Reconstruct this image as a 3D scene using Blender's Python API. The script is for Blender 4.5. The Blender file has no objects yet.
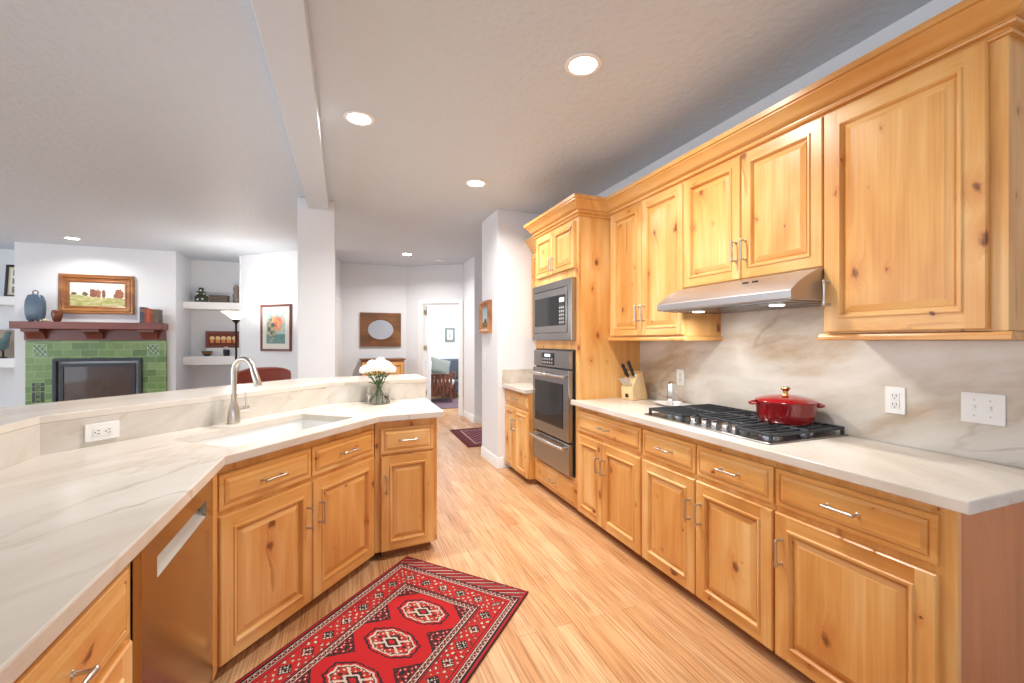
import bpy, bmesh, math, random
from mathutils import Vector, Matrix, noise
PI = math.pi
random.seed(7)
SC = bpy.context.scene
COL = SC.collection

# ------------------------------------------------------------------ camera, world, exposure
cam_d = bpy.data.cameras.new('camera')
cam = bpy.data.objects.new('camera', cam_d)
COL.objects.link(cam)
cam.location = (0, 0, 1.37)
cam.rotation_euler = (PI/2, 0, -math.atan(167/435))
cam_d.sensor_width = 36.0
cam_d.lens = 435/1024*36.0
cam_d.clip_start = 0.02
SC.camera = cam
SC.view_settings.view_transform = 'Standard'
SC.view_settings.look = 'None'
SC.view_settings.gamma = 1.0
SC.view_settings.use_curve_mapping = False
SC.view_settings.exposure = 0.66
WORLD = bpy.data.worlds.new('daylight')
SC.world = WORLD
WORLD.use_nodes = True
WORLD.node_tree.nodes['Background'].inputs[0].default_value = (0.80, 0.90, 1.0, 1)
WORLD.node_tree.nodes['Background'].inputs[1].default_value = 2.25
CAN_POWER = 18.0
CEIL = 2.8

# ------------------------------------------------------------------ materials
def lin(r, g, b):
    f = lambda c: (c/255/12.92) if c/255 <= .04045 else ((c/255+.055)/1.055)**2.4
    return (f(r), f(g), f(b), 1.0)

def newmat(name):
    m = bpy.data.materials.new(name); m.use_nodes = True
    nt = m.node_tree
    return m, nt, nt.nodes['Principled BSDF']

def N(nt, t, **kw):
    n = nt.nodes.new(t)
    for k, v in kw.items():
        if k.startswith('i_'):
            n.inputs[int(k[2:]) if k[2:].isdigit() else k[2:].replace('_', ' ')].default_value = v
        else: setattr(n, k, v)
    return n

def plain(name, col, rough=.5, metal=0., **kw):
    m, nt, b = newmat(name)
    b.inputs['Base Color'].default_value = col
    b.inputs['Roughness'].default_value = rough
    b.inputs['Metallic'].default_value = metal
    # a faint procedural variation so that no surface is perfectly even
    tc = N(nt, 'ShaderNodeTexCoord'); nz = N(nt, 'ShaderNodeTexNoise'); nz.inputs['Scale'].default_value = kw.get('scale', 9)
    nt.links.new(tc.outputs['Object'], nz.inputs['Vector'])
    mx = N(nt, 'ShaderNodeMix', data_type='RGBA', blend_type='MULTIPLY')
    mx.inputs[0].default_value = kw.get('var', .12)
    mx.inputs[6].default_value = col
    nt.links.new(nz.outputs['Color'], mx.inputs[7])
    hs = N(nt, 'ShaderNodeHueSaturation'); hs.inputs['Saturation'].default_value = .0
    nt.links.new(nz.outputs['Color'], hs.inputs['Color']); nt.links.new(hs.outputs[0], mx.inputs[7])
    nt.links.new(mx.outputs[2], b.inputs['Base Color'])
    for k in ('Coat Weight', 'Emission Strength', 'Transmission Weight', 'IOR', 'Sheen Weight'):
        if k in kw: b.inputs[k].default_value = kw[k]
    if 'emis' in kw: b.inputs['Emission Color'].default_value = kw['emis']
    if 'bump' in kw:
        n2 = N(nt, 'ShaderNodeTexNoise'); n2.inputs['Scale'].default_value = kw.get('bscale', 60)
        nt.links.new(tc.outputs['Object'], n2.inputs['Vector'])
        bp = N(nt, 'ShaderNodeBump'); bp.inputs['Strength'].default_value = kw['bump']; bp.inputs['Distance'].default_value = .01
        nt.links.new(n2.outputs[0], bp.inputs['Height']); nt.links.new(bp.outputs[0], b.inputs['Normal'])
    return m

def math_(nt, op, a, b=None, c=None):
    n = N(nt, 'ShaderNodeMath', operation=op)
    for i, v in enumerate((a, b, c)):
        if v is None: continue
        if isinstance(v, (int, float)): n.inputs[i].default_value = v
        else: nt.links.new(v, n.inputs[i])
    return n.outputs[0]

def ramp(nt, fac, stops):
    r = N(nt, 'ShaderNodeValToRGB')
    e = r.color_ramp.elements
    e[0].position, e[0].color = stops[0]; e[1].position, e[1].color = stops[-1]
    for p, c in stops[1:-1]:
        q = e.new(p); q.color = c
    nt.links.new(fac, r.inputs[0]); return r.outputs[0]

def mixc(nt, fac, a, b, mode='MIX'):
    n = N(nt, 'ShaderNodeMix', data_type='RGBA', blend_type=mode)
    for i, v in ((0, fac), (6, a), (7, b)):
        if isinstance(v, (int, float, tuple)): n.inputs[i].default_value = v
        else: nt.links.new(v, n.inputs[i])
    return n.outputs[2]

def wood(name, horiz, cols, knots=True, rough=.32, seed=0., kscale=5.4, axis='x'):
    """knotty timber; grain runs along local z, or along local x when horiz"""
    m, nt, b = newmat(name)
    tc = N(nt, 'ShaderNodeTexCoord'); oi = N(nt, 'ShaderNodeObjectInfo')
    sp = N(nt, 'ShaderNodeSeparateXYZ'); nt.links.new(tc.outputs['Object'], sp.inputs[0])
    off = math_(nt, 'MULTIPLY_ADD', oi.outputs['Random'], 37.0, seed)
    if horiz:
        across = math_(nt, 'ADD', sp.outputs[2], sp.outputs[0 if axis == 'y' else 1]); along = sp.outputs[1 if axis == 'y' else 0]
    else:
        across = math_(nt, 'ADD', sp.outputs[0], sp.outputs[1]); along = sp.outputs[2]
    ac = math_(nt, 'ADD', across, off); al = math_(nt, 'ADD', along, off)
    # knots
    kv = N(nt, 'ShaderNodeCombineXYZ'); nt.links.new(ac, kv.inputs[0]); nt.links.new(math_(nt, 'MULTIPLY', al, .62), kv.inputs[1])
    kn2 = N(nt, 'ShaderNodeTexNoise', noise_dimensions='2D'); kn2.inputs['Scale'].default_value = 34; kn2.inputs['Detail'].default_value = 3
    nt.links.new(kv.outputs[0], kn2.inputs['Vector'])
    dis = N(nt, 'ShaderNodeVectorMath', operation='SUBTRACT'); nt.links.new(kn2.outputs['Color'], dis.inputs[0]); dis.inputs[1].default_value = (.5, .5, .5)
    ds2 = N(nt, 'ShaderNodeVectorMath', operation='SCALE'); nt.links.new(dis.outputs[0], ds2.inputs[0]); ds2.inputs['Scale'].default_value = .030
    kva = N(nt, 'ShaderNodeVectorMath', operation='ADD'); nt.links.new(kv.outputs[0], kva.inputs[0]); nt.links.new(ds2.outputs[0], kva.inputs[1])
    vo = N(nt, 'ShaderNodeTexVoronoi', voronoi_dimensions='2D'); vo.inputs['Scale'].default_value = kscale
    nt.links.new(kva.outputs[0], vo.inputs['Vector'])
    sc = N(nt, 'ShaderNodeSeparateXYZ'); nt.links.new(vo.outputs['Color'], sc.inputs[0])
    d = vo.outputs['Distance']
    size = math_(nt, 'MULTIPLY', math_(nt, 'POWER', sc.outputs[0], 2.0), .095)       # per-cell radius
    has = math_(nt, 'GREATER_THAN', sc.outputs[1], .25)
    rel = math_(nt, 'DIVIDE', d, math_(nt, 'ADD', size, .012))
    kn = math_(nt, 'MULTIPLY', N(nt, 'ShaderNodeMapRange').outputs[0], has)
    mr = nt.nodes[-2] if False else kn.node.inputs[0].links[0].from_node
    nt.links.new(rel, mr.inputs[0]); mr.inputs[1].default_value = 1.15; mr.inputs[2].default_value = .45
    halo = N(nt, 'ShaderNodeMapRange'); nt.links.new(rel, halo.inputs[0]); halo.inputs[1].default_value = 4.0; halo.inputs[2].default_value = .6
    hal = math_(nt, 'MULTIPLY', halo.outputs[0], has)
    bend = math_(nt, 'MULTIPLY', hal, .035)
    # streaks
    ac2 = math_(nt, 'ADD', ac, bend)
    def streak(sa, sl, det, rg=.55):
        cv = N(nt, 'ShaderNodeCombineXYZ')
        nt.links.new(math_(nt, 'MULTIPLY', ac2, sa), cv.inputs[0]); nt.links.new(math_(nt, 'MULTIPLY', al, sl), cv.inputs[1])
        nz = N(nt, 'ShaderNodeTexNoise', noise_dimensions='2D'); nz.inputs['Scale'].default_value = 1
        nz.inputs['Detail'].default_value = det; nz.inputs['Roughness'].default_value = rg; nz.inputs['Distortion'].default_value = .35
        nt.links.new(cv.outputs[0], nz.inputs['Vector']); return nz.outputs[0]
    s1 = streak(9, .8, 3); s2 = streak(90, 2.5, 2); s3 = streak(2.6, 1.3, 2)
    f = math_(nt, 'ADD', math_(nt, 'ADD', math_(nt, 'MULTIPLY', s1, .40), math_(nt, 'MULTIPLY', s2, .14)), math_(nt, 'MULTIPLY', s3, .46))
    base = ramp(nt, f, [(.30, cols[2]), (.50, cols[1]), (.68, cols[0])])
    if knots:
        base = mixc(nt, math_(nt, 'MULTIPLY', hal, .42), base, lin(196, 104, 40))
        base = mixc(nt, math_(nt, 'MULTIPLY', kn, math_(nt, 'MULTIPLY_ADD', s2, .9, .35)), base, lin(104, 48, 20))
        # mineral streaks
        s4 = streak(17, 1.8, 2); ms = N(nt, 'ShaderNodeMapRange'); nt.links.new(s4, ms.inputs[0]); ms.inputs[1].default_value = .72; ms.inputs[2].default_value = .82
        base = mixc(nt, math_(nt, 'MULTIPLY', ms.outputs[0], .45), base, lin(150, 76, 32))
    nt.links.new(base, b.inputs['Base Color'])
    b.inputs['Roughness'].default_value = rough
    b.inputs['Coat Weight'].default_value = .15; b.inputs['Coat Roughness'].default_value = .2
    bp = N(nt, 'ShaderNodeBump'); bp.inputs['Strength'].default_value = .05; bp.inputs['Distance'].default_value = .004
    nt.links.new(s2, bp.inputs['Height']); nt.links.new(bp.outputs[0], b.inputs['Normal'])
    return m

ALD = [lin(240, 199, 136), lin(225, 167, 95), lin(199, 130, 60)]
M_WV = wood('knotty_alder_upright', False, ALD)
M_WH = wood('knotty_alder_level', True, ALD, seed=5)
M_WY = wood('knotty_alder_crown', True, ALD, seed=9, axis='y')
M_PANEL = wood('smooth_end_panel', False, [lin(220, 146, 84), lin(204, 128, 70), lin(184, 108, 54)], knots=False)
M_DARKWOOD = wood('dark_walnut', True, [lin(150, 104, 62), lin(118, 76, 42), lin(80, 50, 28)], knots=True, rough=.45)
M_CHERRY = wood('cherry_mantel_wood', True, [lin(136, 72, 58), lin(118, 60, 50), lin(96, 46, 40)], knots=False, rough=.35)
M_CHAIRWOOD = wood('brown_chair_wood', True, [lin(140, 84, 58), lin(112, 64, 44), lin(82, 46, 32)], knots=False, rough=.35)
M_BLOCK = wood('pale_block_wood', False, [lin(240, 214, 168), lin(228, 196, 146), lin(210, 176, 124)], knots=False, rough=.5)
M_GILT = wood('gilt_brown_frame', True, [lin(190, 134, 76), lin(150, 94, 50), lin(104, 60, 30)], knots=False, rough=.35)
M_TOE = plain('brown_toe_board', lin(150, 92, 48), .6)  # toe boards in one even brown, darker than the alder

def stone(name, c_lo, c_mid, c_hi, c_vein, sc3=(1, 1, 1), amt=.6, rot=(0, 0, .5), rough=.18):
    m, nt, b = newmat(name)
    geo = N(nt, 'ShaderNodeNewGeometry')
    mp = N(nt, 'ShaderNodeMapping'); mp.inputs['Rotation'].default_value = rot; mp.vector_type = 'TEXTURE'; mp.inputs['Scale'].default_value = sc3
    nt.links.new(geo.outputs['Position'], mp.inputs['Vector'])
    n1 = N(nt, 'ShaderNodeTexNoise'); n1.inputs['Scale'].default_value = 1.3; n1.inputs['Detail'].default_value = 7; n1.inputs['Roughness'].default_value = .6; n1.inputs['Distortion'].default_value = .45
    nt.links.new(mp.outputs[0], n1.inputs['Vector'])
    base = ramp(nt, n1.outputs[0], [(.33, c_lo), (.5, c_mid), (.66, c_hi)])
    n2 = N(nt, 'ShaderNodeTexNoise'); n2.inputs['Scale'].default_value = .8; n2.inputs['Detail'].default_value = 5; n2.inputs['Roughness'].default_value = .55; n2.inputs['Distortion'].default_value = .55
    nt.links.new(mp.outputs[0], n2.inputs['Vector'])
    v = math_(nt, 'ABSOLUTE', math_(nt, 'SUBTRACT', n2.outputs[0], .5))
    mr = N(nt, 'ShaderNodeMapRange'); nt.links.new(v, mr.inputs[0]); mr.inputs[1].default_value = .020; mr.inputs[2].default_value = .0
    n3 = N(nt, 'ShaderNodeTexNoise'); n3.inputs['Scale'].default_value = 1.1; nt.links.new(geo.outputs['Position'], n3.inputs['Vector'])
    mr3 = N(nt, 'ShaderNodeMapRange'); nt.links.new(n3.outputs[0], mr3.inputs[0]); mr3.inputs[1].default_value = .42; mr3.inputs[2].default_value = .68
    vf = math_(nt, 'MULTIPLY', math_(nt, 'MULTIPLY', mr.outputs[0], mr3.outputs[0]), amt)
    base = mixc(nt, vf, base, c_vein)
    nt.links.new(base, b.inputs['Base Color'])
    b.inputs['Roughness'].default_value = rough
    return m
M_STONE = stone('cream_quartzite', lin(208, 198, 184), lin(219, 211, 200), lin(227, 221, 212), lin(186, 164, 136), (1.5, .40, .40), .6, rot=(0, 0, .98), rough=.2)
M_SPLASH = stone('veined_quartzite', lin(180, 158, 132), lin(208, 199, 187), lin(223, 218, 210), lin(150, 118, 86), (1.1, .36, .36), .75, rot=(0, -.26, -1.57), rough=.22)

M_UPSTAND = stone('soft_grey_quartzite', lin(188, 176, 160), lin(206, 199, 189), lin(218, 213, 206), lin(166, 142, 116), (.9, .25, .4), .6, rot=(.5, -.5, .84), rough=.22)
def floor_mat():
    m, nt, b = newmat('strand_bamboo_floor')
    geo = N(nt, 'ShaderNodeNewGeometry'); sp = N(nt, 'ShaderNodeSeparateXYZ'); nt.links.new(geo.outputs['Position'], sp.inputs[0])
    cv = N(nt, 'ShaderNodeCombineXYZ'); nt.links.new(sp.outputs[1], cv.inputs[0]); nt.links.new(sp.outputs[0], cv.inputs[1])
    br = N(nt, 'ShaderNodeTexBrick'); nt.links.new(cv.outputs[0], br.inputs['Vector'])
    br.offset = .37; br.offset_frequency = 2
    br.inputs['Scale'].default_value = 1; br.inputs['Brick Width'].default_value = 1.15; br.inputs['Row Height'].default_value = .094
    br.inputs['Mortar Size'].default_value = .0012; br.inputs['Mortar Smooth'].default_value = .6; br.inputs['Bias'].default_value = 0
    br.inputs['Color1'].default_value = lin(226, 188, 146); br.inputs['Color2'].default_value = lin(210, 160, 112); br.inputs['Mortar'].default_value = lin(170, 120, 78)
    st = N(nt, 'ShaderNodeCombineXYZ')
    nt.links.new(math_(nt, 'MULTIPLY', sp.outputs[0], 120), st.inputs[0]); nt.links.new(math_(nt, 'MULTIPLY', sp.outputs[1], 3.2), st.inputs[1])
    nz = N(nt, 'ShaderNodeTexNoise', noise_dimensions='2D'); nz.inputs['Scale'].default_value = 1; nz.inputs['Detail'].default_value = 3
    nt.links.new(st.outputs[0], nz.inputs['Vector'])
    rr = ramp(nt, nz.outputs[0], [(.36, (.58, .46, .36, 1)), (.5, (.93, .90, .86, 1)), (.66, (1.06, 1.05, 1.03, 1))])
    c = mixc(nt, .65, br.outputs['Color'], rr, 'MULTIPLY')
    s2 = N(nt, 'ShaderNodeCombineXYZ')
    nt.links.new(math_(nt, 'MULTIPLY', sp.outputs[0], 9), s2.inputs[0]); nt.links.new(math_(nt, 'MULTIPLY', sp.outputs[1], 1.1), s2.inputs[1])
    n2 = N(nt, 'ShaderNodeTexNoise', noise_dimensions='2D'); n2.inputs['Scale'].default_value = 1
    nt.links.new(s2.outputs[0], n2.inputs['Vector'])
    r2 = ramp(nt, n2.outputs[0], [(.35, (.84, .76, .68, 1)), (.6, (1, 1, 1, 1))])
    c = mixc(nt, .8, c, r2, 'MULTIPLY')
    nt.links.new(c, b.inputs['Base Color'])
    b.inputs['Roughness'].default_value = .27
    bp = N(nt, 'ShaderNodeBump'); bp.inputs['Strength'].default_value = .15; bp.inputs['Distance'].default_value = .002
    nt.links.new(br.outputs['Fac'], bp.inputs['Height']); bp.invert = True; nt.links.new(bp.outputs[0], b.inputs['Normal'])
    return m
M_FLOOR = floor_mat()
M_WALL = plain('painted_wall', lin(234, 236, 240), .75, var=.04, bump=.05, bscale=130)
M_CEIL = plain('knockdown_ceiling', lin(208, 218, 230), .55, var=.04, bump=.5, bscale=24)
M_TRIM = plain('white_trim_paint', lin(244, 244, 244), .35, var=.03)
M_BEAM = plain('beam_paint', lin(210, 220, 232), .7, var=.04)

def steel(name, col, rough, stretch):
    m, nt, b = newmat(name)
    tc = N(nt, 'ShaderNodeTexCoord'); mp = N(nt, 'ShaderNodeMapping'); mp.inputs['Scale'].default_value = stretch
    nt.links.new(tc.outputs['Object'], mp.inputs[0])
    nz = N(nt, 'ShaderNodeTexNoise'); nz.inputs['Scale'].default_value = 1; nz.inputs['Detail'].default_value = 2; nt.links.new(mp.outputs[0], nz.inputs['Vector'])
    b.inputs['Base Color'].default_value = col; b.inputs['Metallic'].default_value = 1
    mr = N(nt, 'ShaderNodeMapRange'); nt.links.new(nz.outputs[0], mr.inputs[0]); mr.inputs[3].default_value = rough*.9; mr.inputs[4].default_value = rough*1.1
    nt.links.new(mr.outputs[0], b.inputs['Roughness'])
    return m
M_STEEL = steel('brushed_steel', lin(164, 162, 161), .24, (1, 1, 400))
M_STEELH = steel('brushed_hood_steel', lin(184, 180, 180), .42, (2, 300, 300))
M_NICKEL = plain('satin_nickel', lin(200, 194, 184), .28, 1.0, var=.05)
M_CHROME = plain('polished_steel', lin(220, 220, 220), .12, 1.0, var=.03)
M_BLACKGL = plain('black_glass', lin(26, 27, 30), .06, var=.05)
M_BLACK = plain('black_enamel', lin(30, 31, 34), .35, var=.1)
M_IRON = plain('cast_iron', lin(52, 56, 62), .5, var=.2, bump=.2)
M_WHITEPL = plain('white_plastic', lin(240, 240, 238), .3, var=.02)
M_DARK = plain('dark_slot', lin(30, 28, 28), .6)
M_CERAM = plain('white_ceramic', lin(238, 238, 236), .12, var=.02)
M_RED = plain('red_enamel', lin(138, 8, 16), .09, var=.05, **{'Coat Weight': .6})
M_GOLD = plain('gold_knob', lin(200, 160, 110), .25, 1.0)
M_BLUE = plain('blue_grey_glaze', lin(96, 116, 138), .25, var=.5, scale=14)
M_BROWNGL = plain('brown_glaze', lin(122, 68, 44), .2, var=.5, scale=16)
M_LEATHER = plain('red_brown_leather', lin(150, 62, 42), .38, var=.3, bump=.1)
M_FABRIC = plain('pale_cushion_fabric', lin(206, 204, 200), .9, var=.2, scale=30)
M_BLUEFAB = plain('blue_grey_cushion_fabric', lin(146, 152, 146), .9, var=.6, scale=30)
M_DARKFAB = plain('slate_fabric', lin(86, 96, 108), .9, var=.3)
M_PETAL = plain('white_petals', lin(238, 238, 232), .7, var=.05)
M_STEM = plain('green_stems', lin(74, 112, 48), .5, var=.4, scale=40)
M_LEAF = plain('green_leaves', lin(88, 124, 58), .5, var=.4, scale=40)
M_BRONZE = plain('dark_bronze', lin(52, 42, 38), .4, .6)
M_MAT = plain('off_white_mount', lin(226, 222, 212), .8, var=.04)
M_BRASS = plain('aged_brass', lin(170, 150, 110), .3, 1.0)
M_GREYFR = plain('grey_green_frame', lin(132, 146, 140), .5)
M_BASKET = plain('woven_grey_brown', lin(120, 106, 92), .8, var=.6, scale=60, bump=.5)
M_GREENDK = plain('dark_green_glaze', lin(62, 70, 50), .35, var=.5, scale=24)
M_STONEFIG = plain('pinkish_grey_stone', lin(160, 140, 130), .6, var=.6, scale=22)
M_BRICKIN = plain('firebox_brick', lin(110, 78, 66), .8, var=.5, scale=12)
M_CARPET_P = plain('violet_wool', lin(124, 100, 112), .95, var=.5, scale=18)
M_MIRROR = plain('mirror_silver', lin(230, 230, 232), .02, 1.0, var=0.)
def glass(name, col, rough=0., ior=1.45):
    m, nt, b = newmat(name)
    b.inputs['Base Color'].default_value = col; b.inputs['Roughness'].default_value = rough
    b.inputs['Transmission Weight'].default_value = 1; b.inputs['IOR'].default_value = ior
    return m
M_GLASS = glass('clear_glass', (1, 1, 1, 1))
M_WATER = glass('water', (.96, 1, .98, 1), 0, 1.33)
M_FPGLASS = glass('smoked_glass', (.55, .52, .5, 1), .0, 1.3)
def emit(name, col, s):
    m, nt, b = newmat(name)
    b.inputs['Base Color'].default_value = (1, 1, 1, 1)
    b.inputs['Emission Color'].default_value = col; b.inputs['Emission Strength'].default_value = s
    return m
M_LENS = emit('glowing_lens', (1, .96, .9, 1), 14)
M_HOODLENS = emit('dim_hood_lens', (1, .97, .92, 1), 2.0)
M_SHADE = emit('glowing_amber_glass', (1, .86, .66, 1), 1.6)
M_DISPLAY = emit('lit_display', lin(120, 190, 210), .6)

def vcol_mat(name, rough=.8, bump=0.):
    m, nt, b = newmat(name)
    a = N(nt, 'ShaderNodeVertexColor'); a.layer_name = 'Col'
    nt.links.new(a.outputs['Color'], b.inputs['Base Color'])
    b.inputs['Roughness'].default_value = rough
    if bump:
        geo = N(nt, 'ShaderNodeNewGeometry'); nz = N(nt, 'ShaderNodeTexNoise'); nz.inputs['Scale'].default_value = 500
        nt.links.new(geo.outputs['Position'], nz.inputs['Vector'])
        bp = N(nt, 'ShaderNodeBump'); bp.inputs['Strength'].default_value = bump; bp.inputs['Distance'].default_value = .003
        nt.links.new(nz.outputs[0], bp.inputs['Height']); nt.links.new(bp.outputs[0], b.inputs['Normal'])
    return m
M_PILE = vcol_mat('wool_pile', .9, .3)
M_CANVAS = vcol_mat('painted_canvas', .6)
M_GLAZED = vcol_mat('glazed_relief_tile', .25)

def tile_mat():
    m, nt, b = newmat('green_glazed_tile')
    tc = N(nt, 'ShaderNodeTexCoord'); sp = N(nt, 'ShaderNodeSeparateXYZ'); nt.links.new(tc.outputs['Object'], sp.inputs[0])
    cv = N(nt, 'ShaderNodeCombineXYZ'); nt.links.new(sp.outputs[0], cv.inputs[0]); nt.links.new(sp.outputs[2], cv.inputs[1])
    br = N(nt, 'ShaderNodeTexBrick'); nt.links.new(cv.outputs[0], br.inputs['Vector'])
    br.inputs['Scale'].default_value = 1; br.inputs['Brick Width'].default_value = .205; br.inputs['Row Height'].default_value = .104; br.inputs['Mortar Size'].default_value = .003
    br.inputs['Color1'].default_value = lin(138, 168, 96); br.inputs['Color2'].default_value = lin(84, 124, 56); br.inputs['Mortar'].default_value = lin(176, 190, 140)
    nz = N(nt, 'ShaderNodeTexNoise'); nz.inputs['Scale'].default_value = 9; nt.links.new(tc.outputs['Object'], nz.inputs['Vector'])
    r = ramp(nt, nz.outputs[0], [(.35, (.75, .85, .7, 1)), (.65, (1.05, 1.0, 1.05, 1))])
    nt.links.new(mixc(nt, .7, br.outputs['Color'], r, 'MULTIPLY'), b.inputs['Base Color'])
    b.inputs['Roughness'].default_value = .22
    bp = N(nt, 'ShaderNodeBump'); bp.invert = True; bp.inputs['Strength'].default_value = .3; bp.inputs['Distance'].default_value = .004
    nt.links.new(br.outputs['Fac'], bp.inputs['Height']); nt.links.new(bp.outputs[0], b.inputs['Normal'])
    return m
M_TILE = tile_mat()

# ------------------------------------------------------------------ mesh building
class MB:
    def __init__(s): s.v = []; s.f = []; s.m = []; s.sm = []
    def add(s, vs, fs, mat=0, smooth=False):
        o = len(s.v); s.v += [tuple(p) for p in vs]
        for f in fs: s.f.append([i+o for i in f]); s.m.append(mat); s.sm.append(smooth)
        return s
    def box(s, x0, x1, y0, y1, z0, z1, mat=0):
        vs = [(x, y, z) for z in (z0, z1) for y in (y0, y1) for x in (x0, x1)]
        return s.add(vs, [(0, 2, 3, 1), (4, 5, 7, 6), (0, 1, 5, 4), (2, 6, 7, 3), (0, 4, 6, 2), (1, 3, 7, 5)], mat)
    def prism(s, poly, z0, z1, mat=0):
        n = len(poly)
        a = sum(poly[i][0]*poly[(i+1) % n][1]-poly[(i+1) % n][0]*poly[i][1] for i in range(n))
        if a < 0: poly = poly[::-1]
        vs = [(x, y, z0) for x, y in poly]+[(x, y, z1) for x, y in poly]
        fs = [tuple(range(n))[::-1], tuple(range(n, 2*n))]+[(i, (i+1) % n, n+(i+1) % n, n+i) for i in range(n)]
        return s.add(vs, fs, mat)
    def extrude_x(s, prof, x0, x1, mat=0):
        """profile in (y, z), closed, swept along x"""
        n = len(prof)
        vs = [(x0, y, z) for y, z in prof]+[(x1, y, z) for y, z in prof]
        return s.add(vs, [tuple(range(n)), tuple(range(n, 2*n))[::-1]]+[(i, n+i, n+(i+1) % n, (i+1) % n) for i in range(n)], mat)
    def lathe(s, prof, n=32, c=(0, 0), mat=0, smooth=True, sx=1., sy=1.):
        vs = []; fs = []
        for r, z in prof:
            for k in range(n):
                a = 2*PI*k/n; vs.append((c[0]+r*sx*math.cos(a), c[1]+r*sy*math.sin(a), z))
        for i in range(len(prof)-1):
            for k in range(n): fs.append((i*n+k, i*n+(k+1) % n, (i+1)*n+(k+1) % n, (i+1)*n+k))
        s.add(vs, fs, mat, smooth)
        if prof[0][0] > 1e-5: s.add([vs[k] for k in range(n)], [tuple(range(n))[::-1]], mat)
        if prof[-1][0] > 1e-5: s.add(vs[-n:], [tuple(range(n))], mat)
        return s
    def tube(s, pts, r, n=10, mat=0, cap=True):
        pts = [Vector(p) for p in pts]; rs = r if isinstance(r, (list, tuple)) else [r]*len(pts)
        vs = []; up = None
        for i, p in enumerate(pts):
            t = (pts[min(i+1, len(pts)-1)]-pts[max(i-1, 0)]).normalized()
            if up is None:
                up = Vector((0, 0, 1)) if abs(t.z) < .9 else Vector((1, 0, 0))
            a = (up-t*up.dot(t)).normalized(); b = t.cross(a); up = a
            for k in range(n):
                q = 2*PI*k/n; vs.append(p+(a*math.cos(q)+b*math.sin(q))*rs[i])
        fs = [(i*n+k, i*n+(k+1) % n, (i+1)*n+(k+1) % n, (i+1)*n+k) for i in range(len(pts)-1) for k in range(n)]
        s.add(vs, fs, mat, True)
        if cap: s.add(vs[:n], [tuple(range(n))[::-1]], mat); s.add(vs[-n:], [tuple(range(n))], mat)
        return s
    def ball(s, c, r, mat=0, n=12, sc=(1, 1, 1)):
        prof = []
        vs = [(c[0], c[1], c[2]-r*sc[2])]
        m = n//2
        for i in range(1, m):
            a = -PI/2+PI*i/m
            for k in range(n):
                q = 2*PI*k/n; vs.append((c[0]+r*sc[0]*math.cos(a)*math.cos(q), c[1]+r*sc[1]*math.cos(a)*math.sin(q), c[2]+r*sc[2]*math.sin(a)))
        vs.append((c[0], c[1], c[2]+r*sc[2])); L = len(vs)-1
        fs = [(0, 1+(k+1) % n, 1+k) for k in range(n)]
        for i in range(m-2):
            for k in range(n): fs.append((1+i*n+k, 1+i*n+(k+1) % n, 1+(i+1)*n+(k+1) % n, 1+(i+1)*n+k))
        fs += [(L, 1+(m-2)*n+k, 1+(m-2)*n+(k+1) % n) for k in range(n)]
        return s.add(vs, fs, mat, True)
    def rings(s, x0, x1, z0, z1, steps, mv=0, mh=1, fill=None, butt=None):
        """concentric rectangular moulding facing -y. steps = [(inset, y)]; butt = index of the ring made of stiles and rails"""
        def rect(i, y): return [(x0+i, y, z0+i), (x1-i, y, z0+i), (x1-i, y, z1-i), (x0+i, y, z1-i)]
        for k in range(len(steps)-1):
            (a, ya), (b, yb) = steps[k], steps[k+1]
            if butt == k:
                for xa, xb in ((x0+a, x0+b), (x1-b, x1-a)):
                    s.add([(xa, ya, z0+a), (xb, ya, z0+a), (xb, ya, z1-a), (xa, ya, z1-a)], [(0, 1, 2, 3)], mv)
                for za, zb in ((z0+a, z0+b), (z1-b, z1-a)):
                    s.add([(x0+b, ya, za), (x1-b, ya, za), (x1-b, ya, zb), (x0+b, ya, zb)], [(0, 1, 2, 3)], mh)
                continue
            A, B = rect(a, ya), rect(b, yb)
            for i in range(4):
                j = (i+1) % 4
                s.add([A[i], A[j], B[j], B[i]], [(0, 1, 2, 3)], mh if i in (0, 2) else mv)
        a, ya = steps[-1]
        s.add(rect(a, ya), [(0, 1, 2, 3)], mv if fill is None else fill)
        a, ya = steps[0]
        s.add(rect(a, ya), [(3, 2, 1, 0)], mv)
        return s
    def build(s, name, mats, parent=None, bevel=0., seg=2, loc=None, rz=None, smooth_angle=None):
        me = bpy.data.meshes.new(name)
        me.from_pydata(s.v, [], s.f); me.validate()
        for m in (mats if isinstance(mats, (list, tuple)) else [mats]): me.materials.append(m)
        if len(me.polygons) == len(s.m):
            me.polygons.foreach_set('material_index', s.m); me.polygons.foreach_set('use_smooth', s.sm)
        me.update(); me.set_sharp_from_angle(angle=math.radians(38))
        o = bpy.data.objects.new(name, me); COL.objects.link(o)
        if parent is not None: o.parent = parent
        if loc is not None: o.location = loc
        if rz is not None: o.rotation_euler = (0, 0, rz)
        if bevel:
            md = o.modifiers.new('bevel', 'BEVEL'); md.width = bevel; md.segments = seg; md.limit_method = 'ANGLE'; md.angle_limit = math.radians(50)
        return o

def thing(name, label, cat, loc=(0, 0, 0), rz=0., group=None):
    o = bpy.data.objects.new(name, None); COL.objects.link(o)
    o.empty_display_size = .05
    o.location = loc; o.rotation_euler = (0, 0, rz); o['label'] = label; o['category'] = cat
    if group: o['group'] = group
    return o
def tag(o, label, cat, group=None):
    o['label'] = label; o['category'] = cat
    if group: o['group'] = group
    return o
def struct(o, label=None, cat=None):
    o['kind'] = 'structure'
    if label: o['label'] = label
    if cat: o['category'] = cat
    return o
def copy_tree(o, parent=None):
    c = o.copy(); COL.objects.link(c)
    if parent is not None: c.parent = parent
    for ch in list(o.children): copy_tree(ch, c)
    return c

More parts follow.
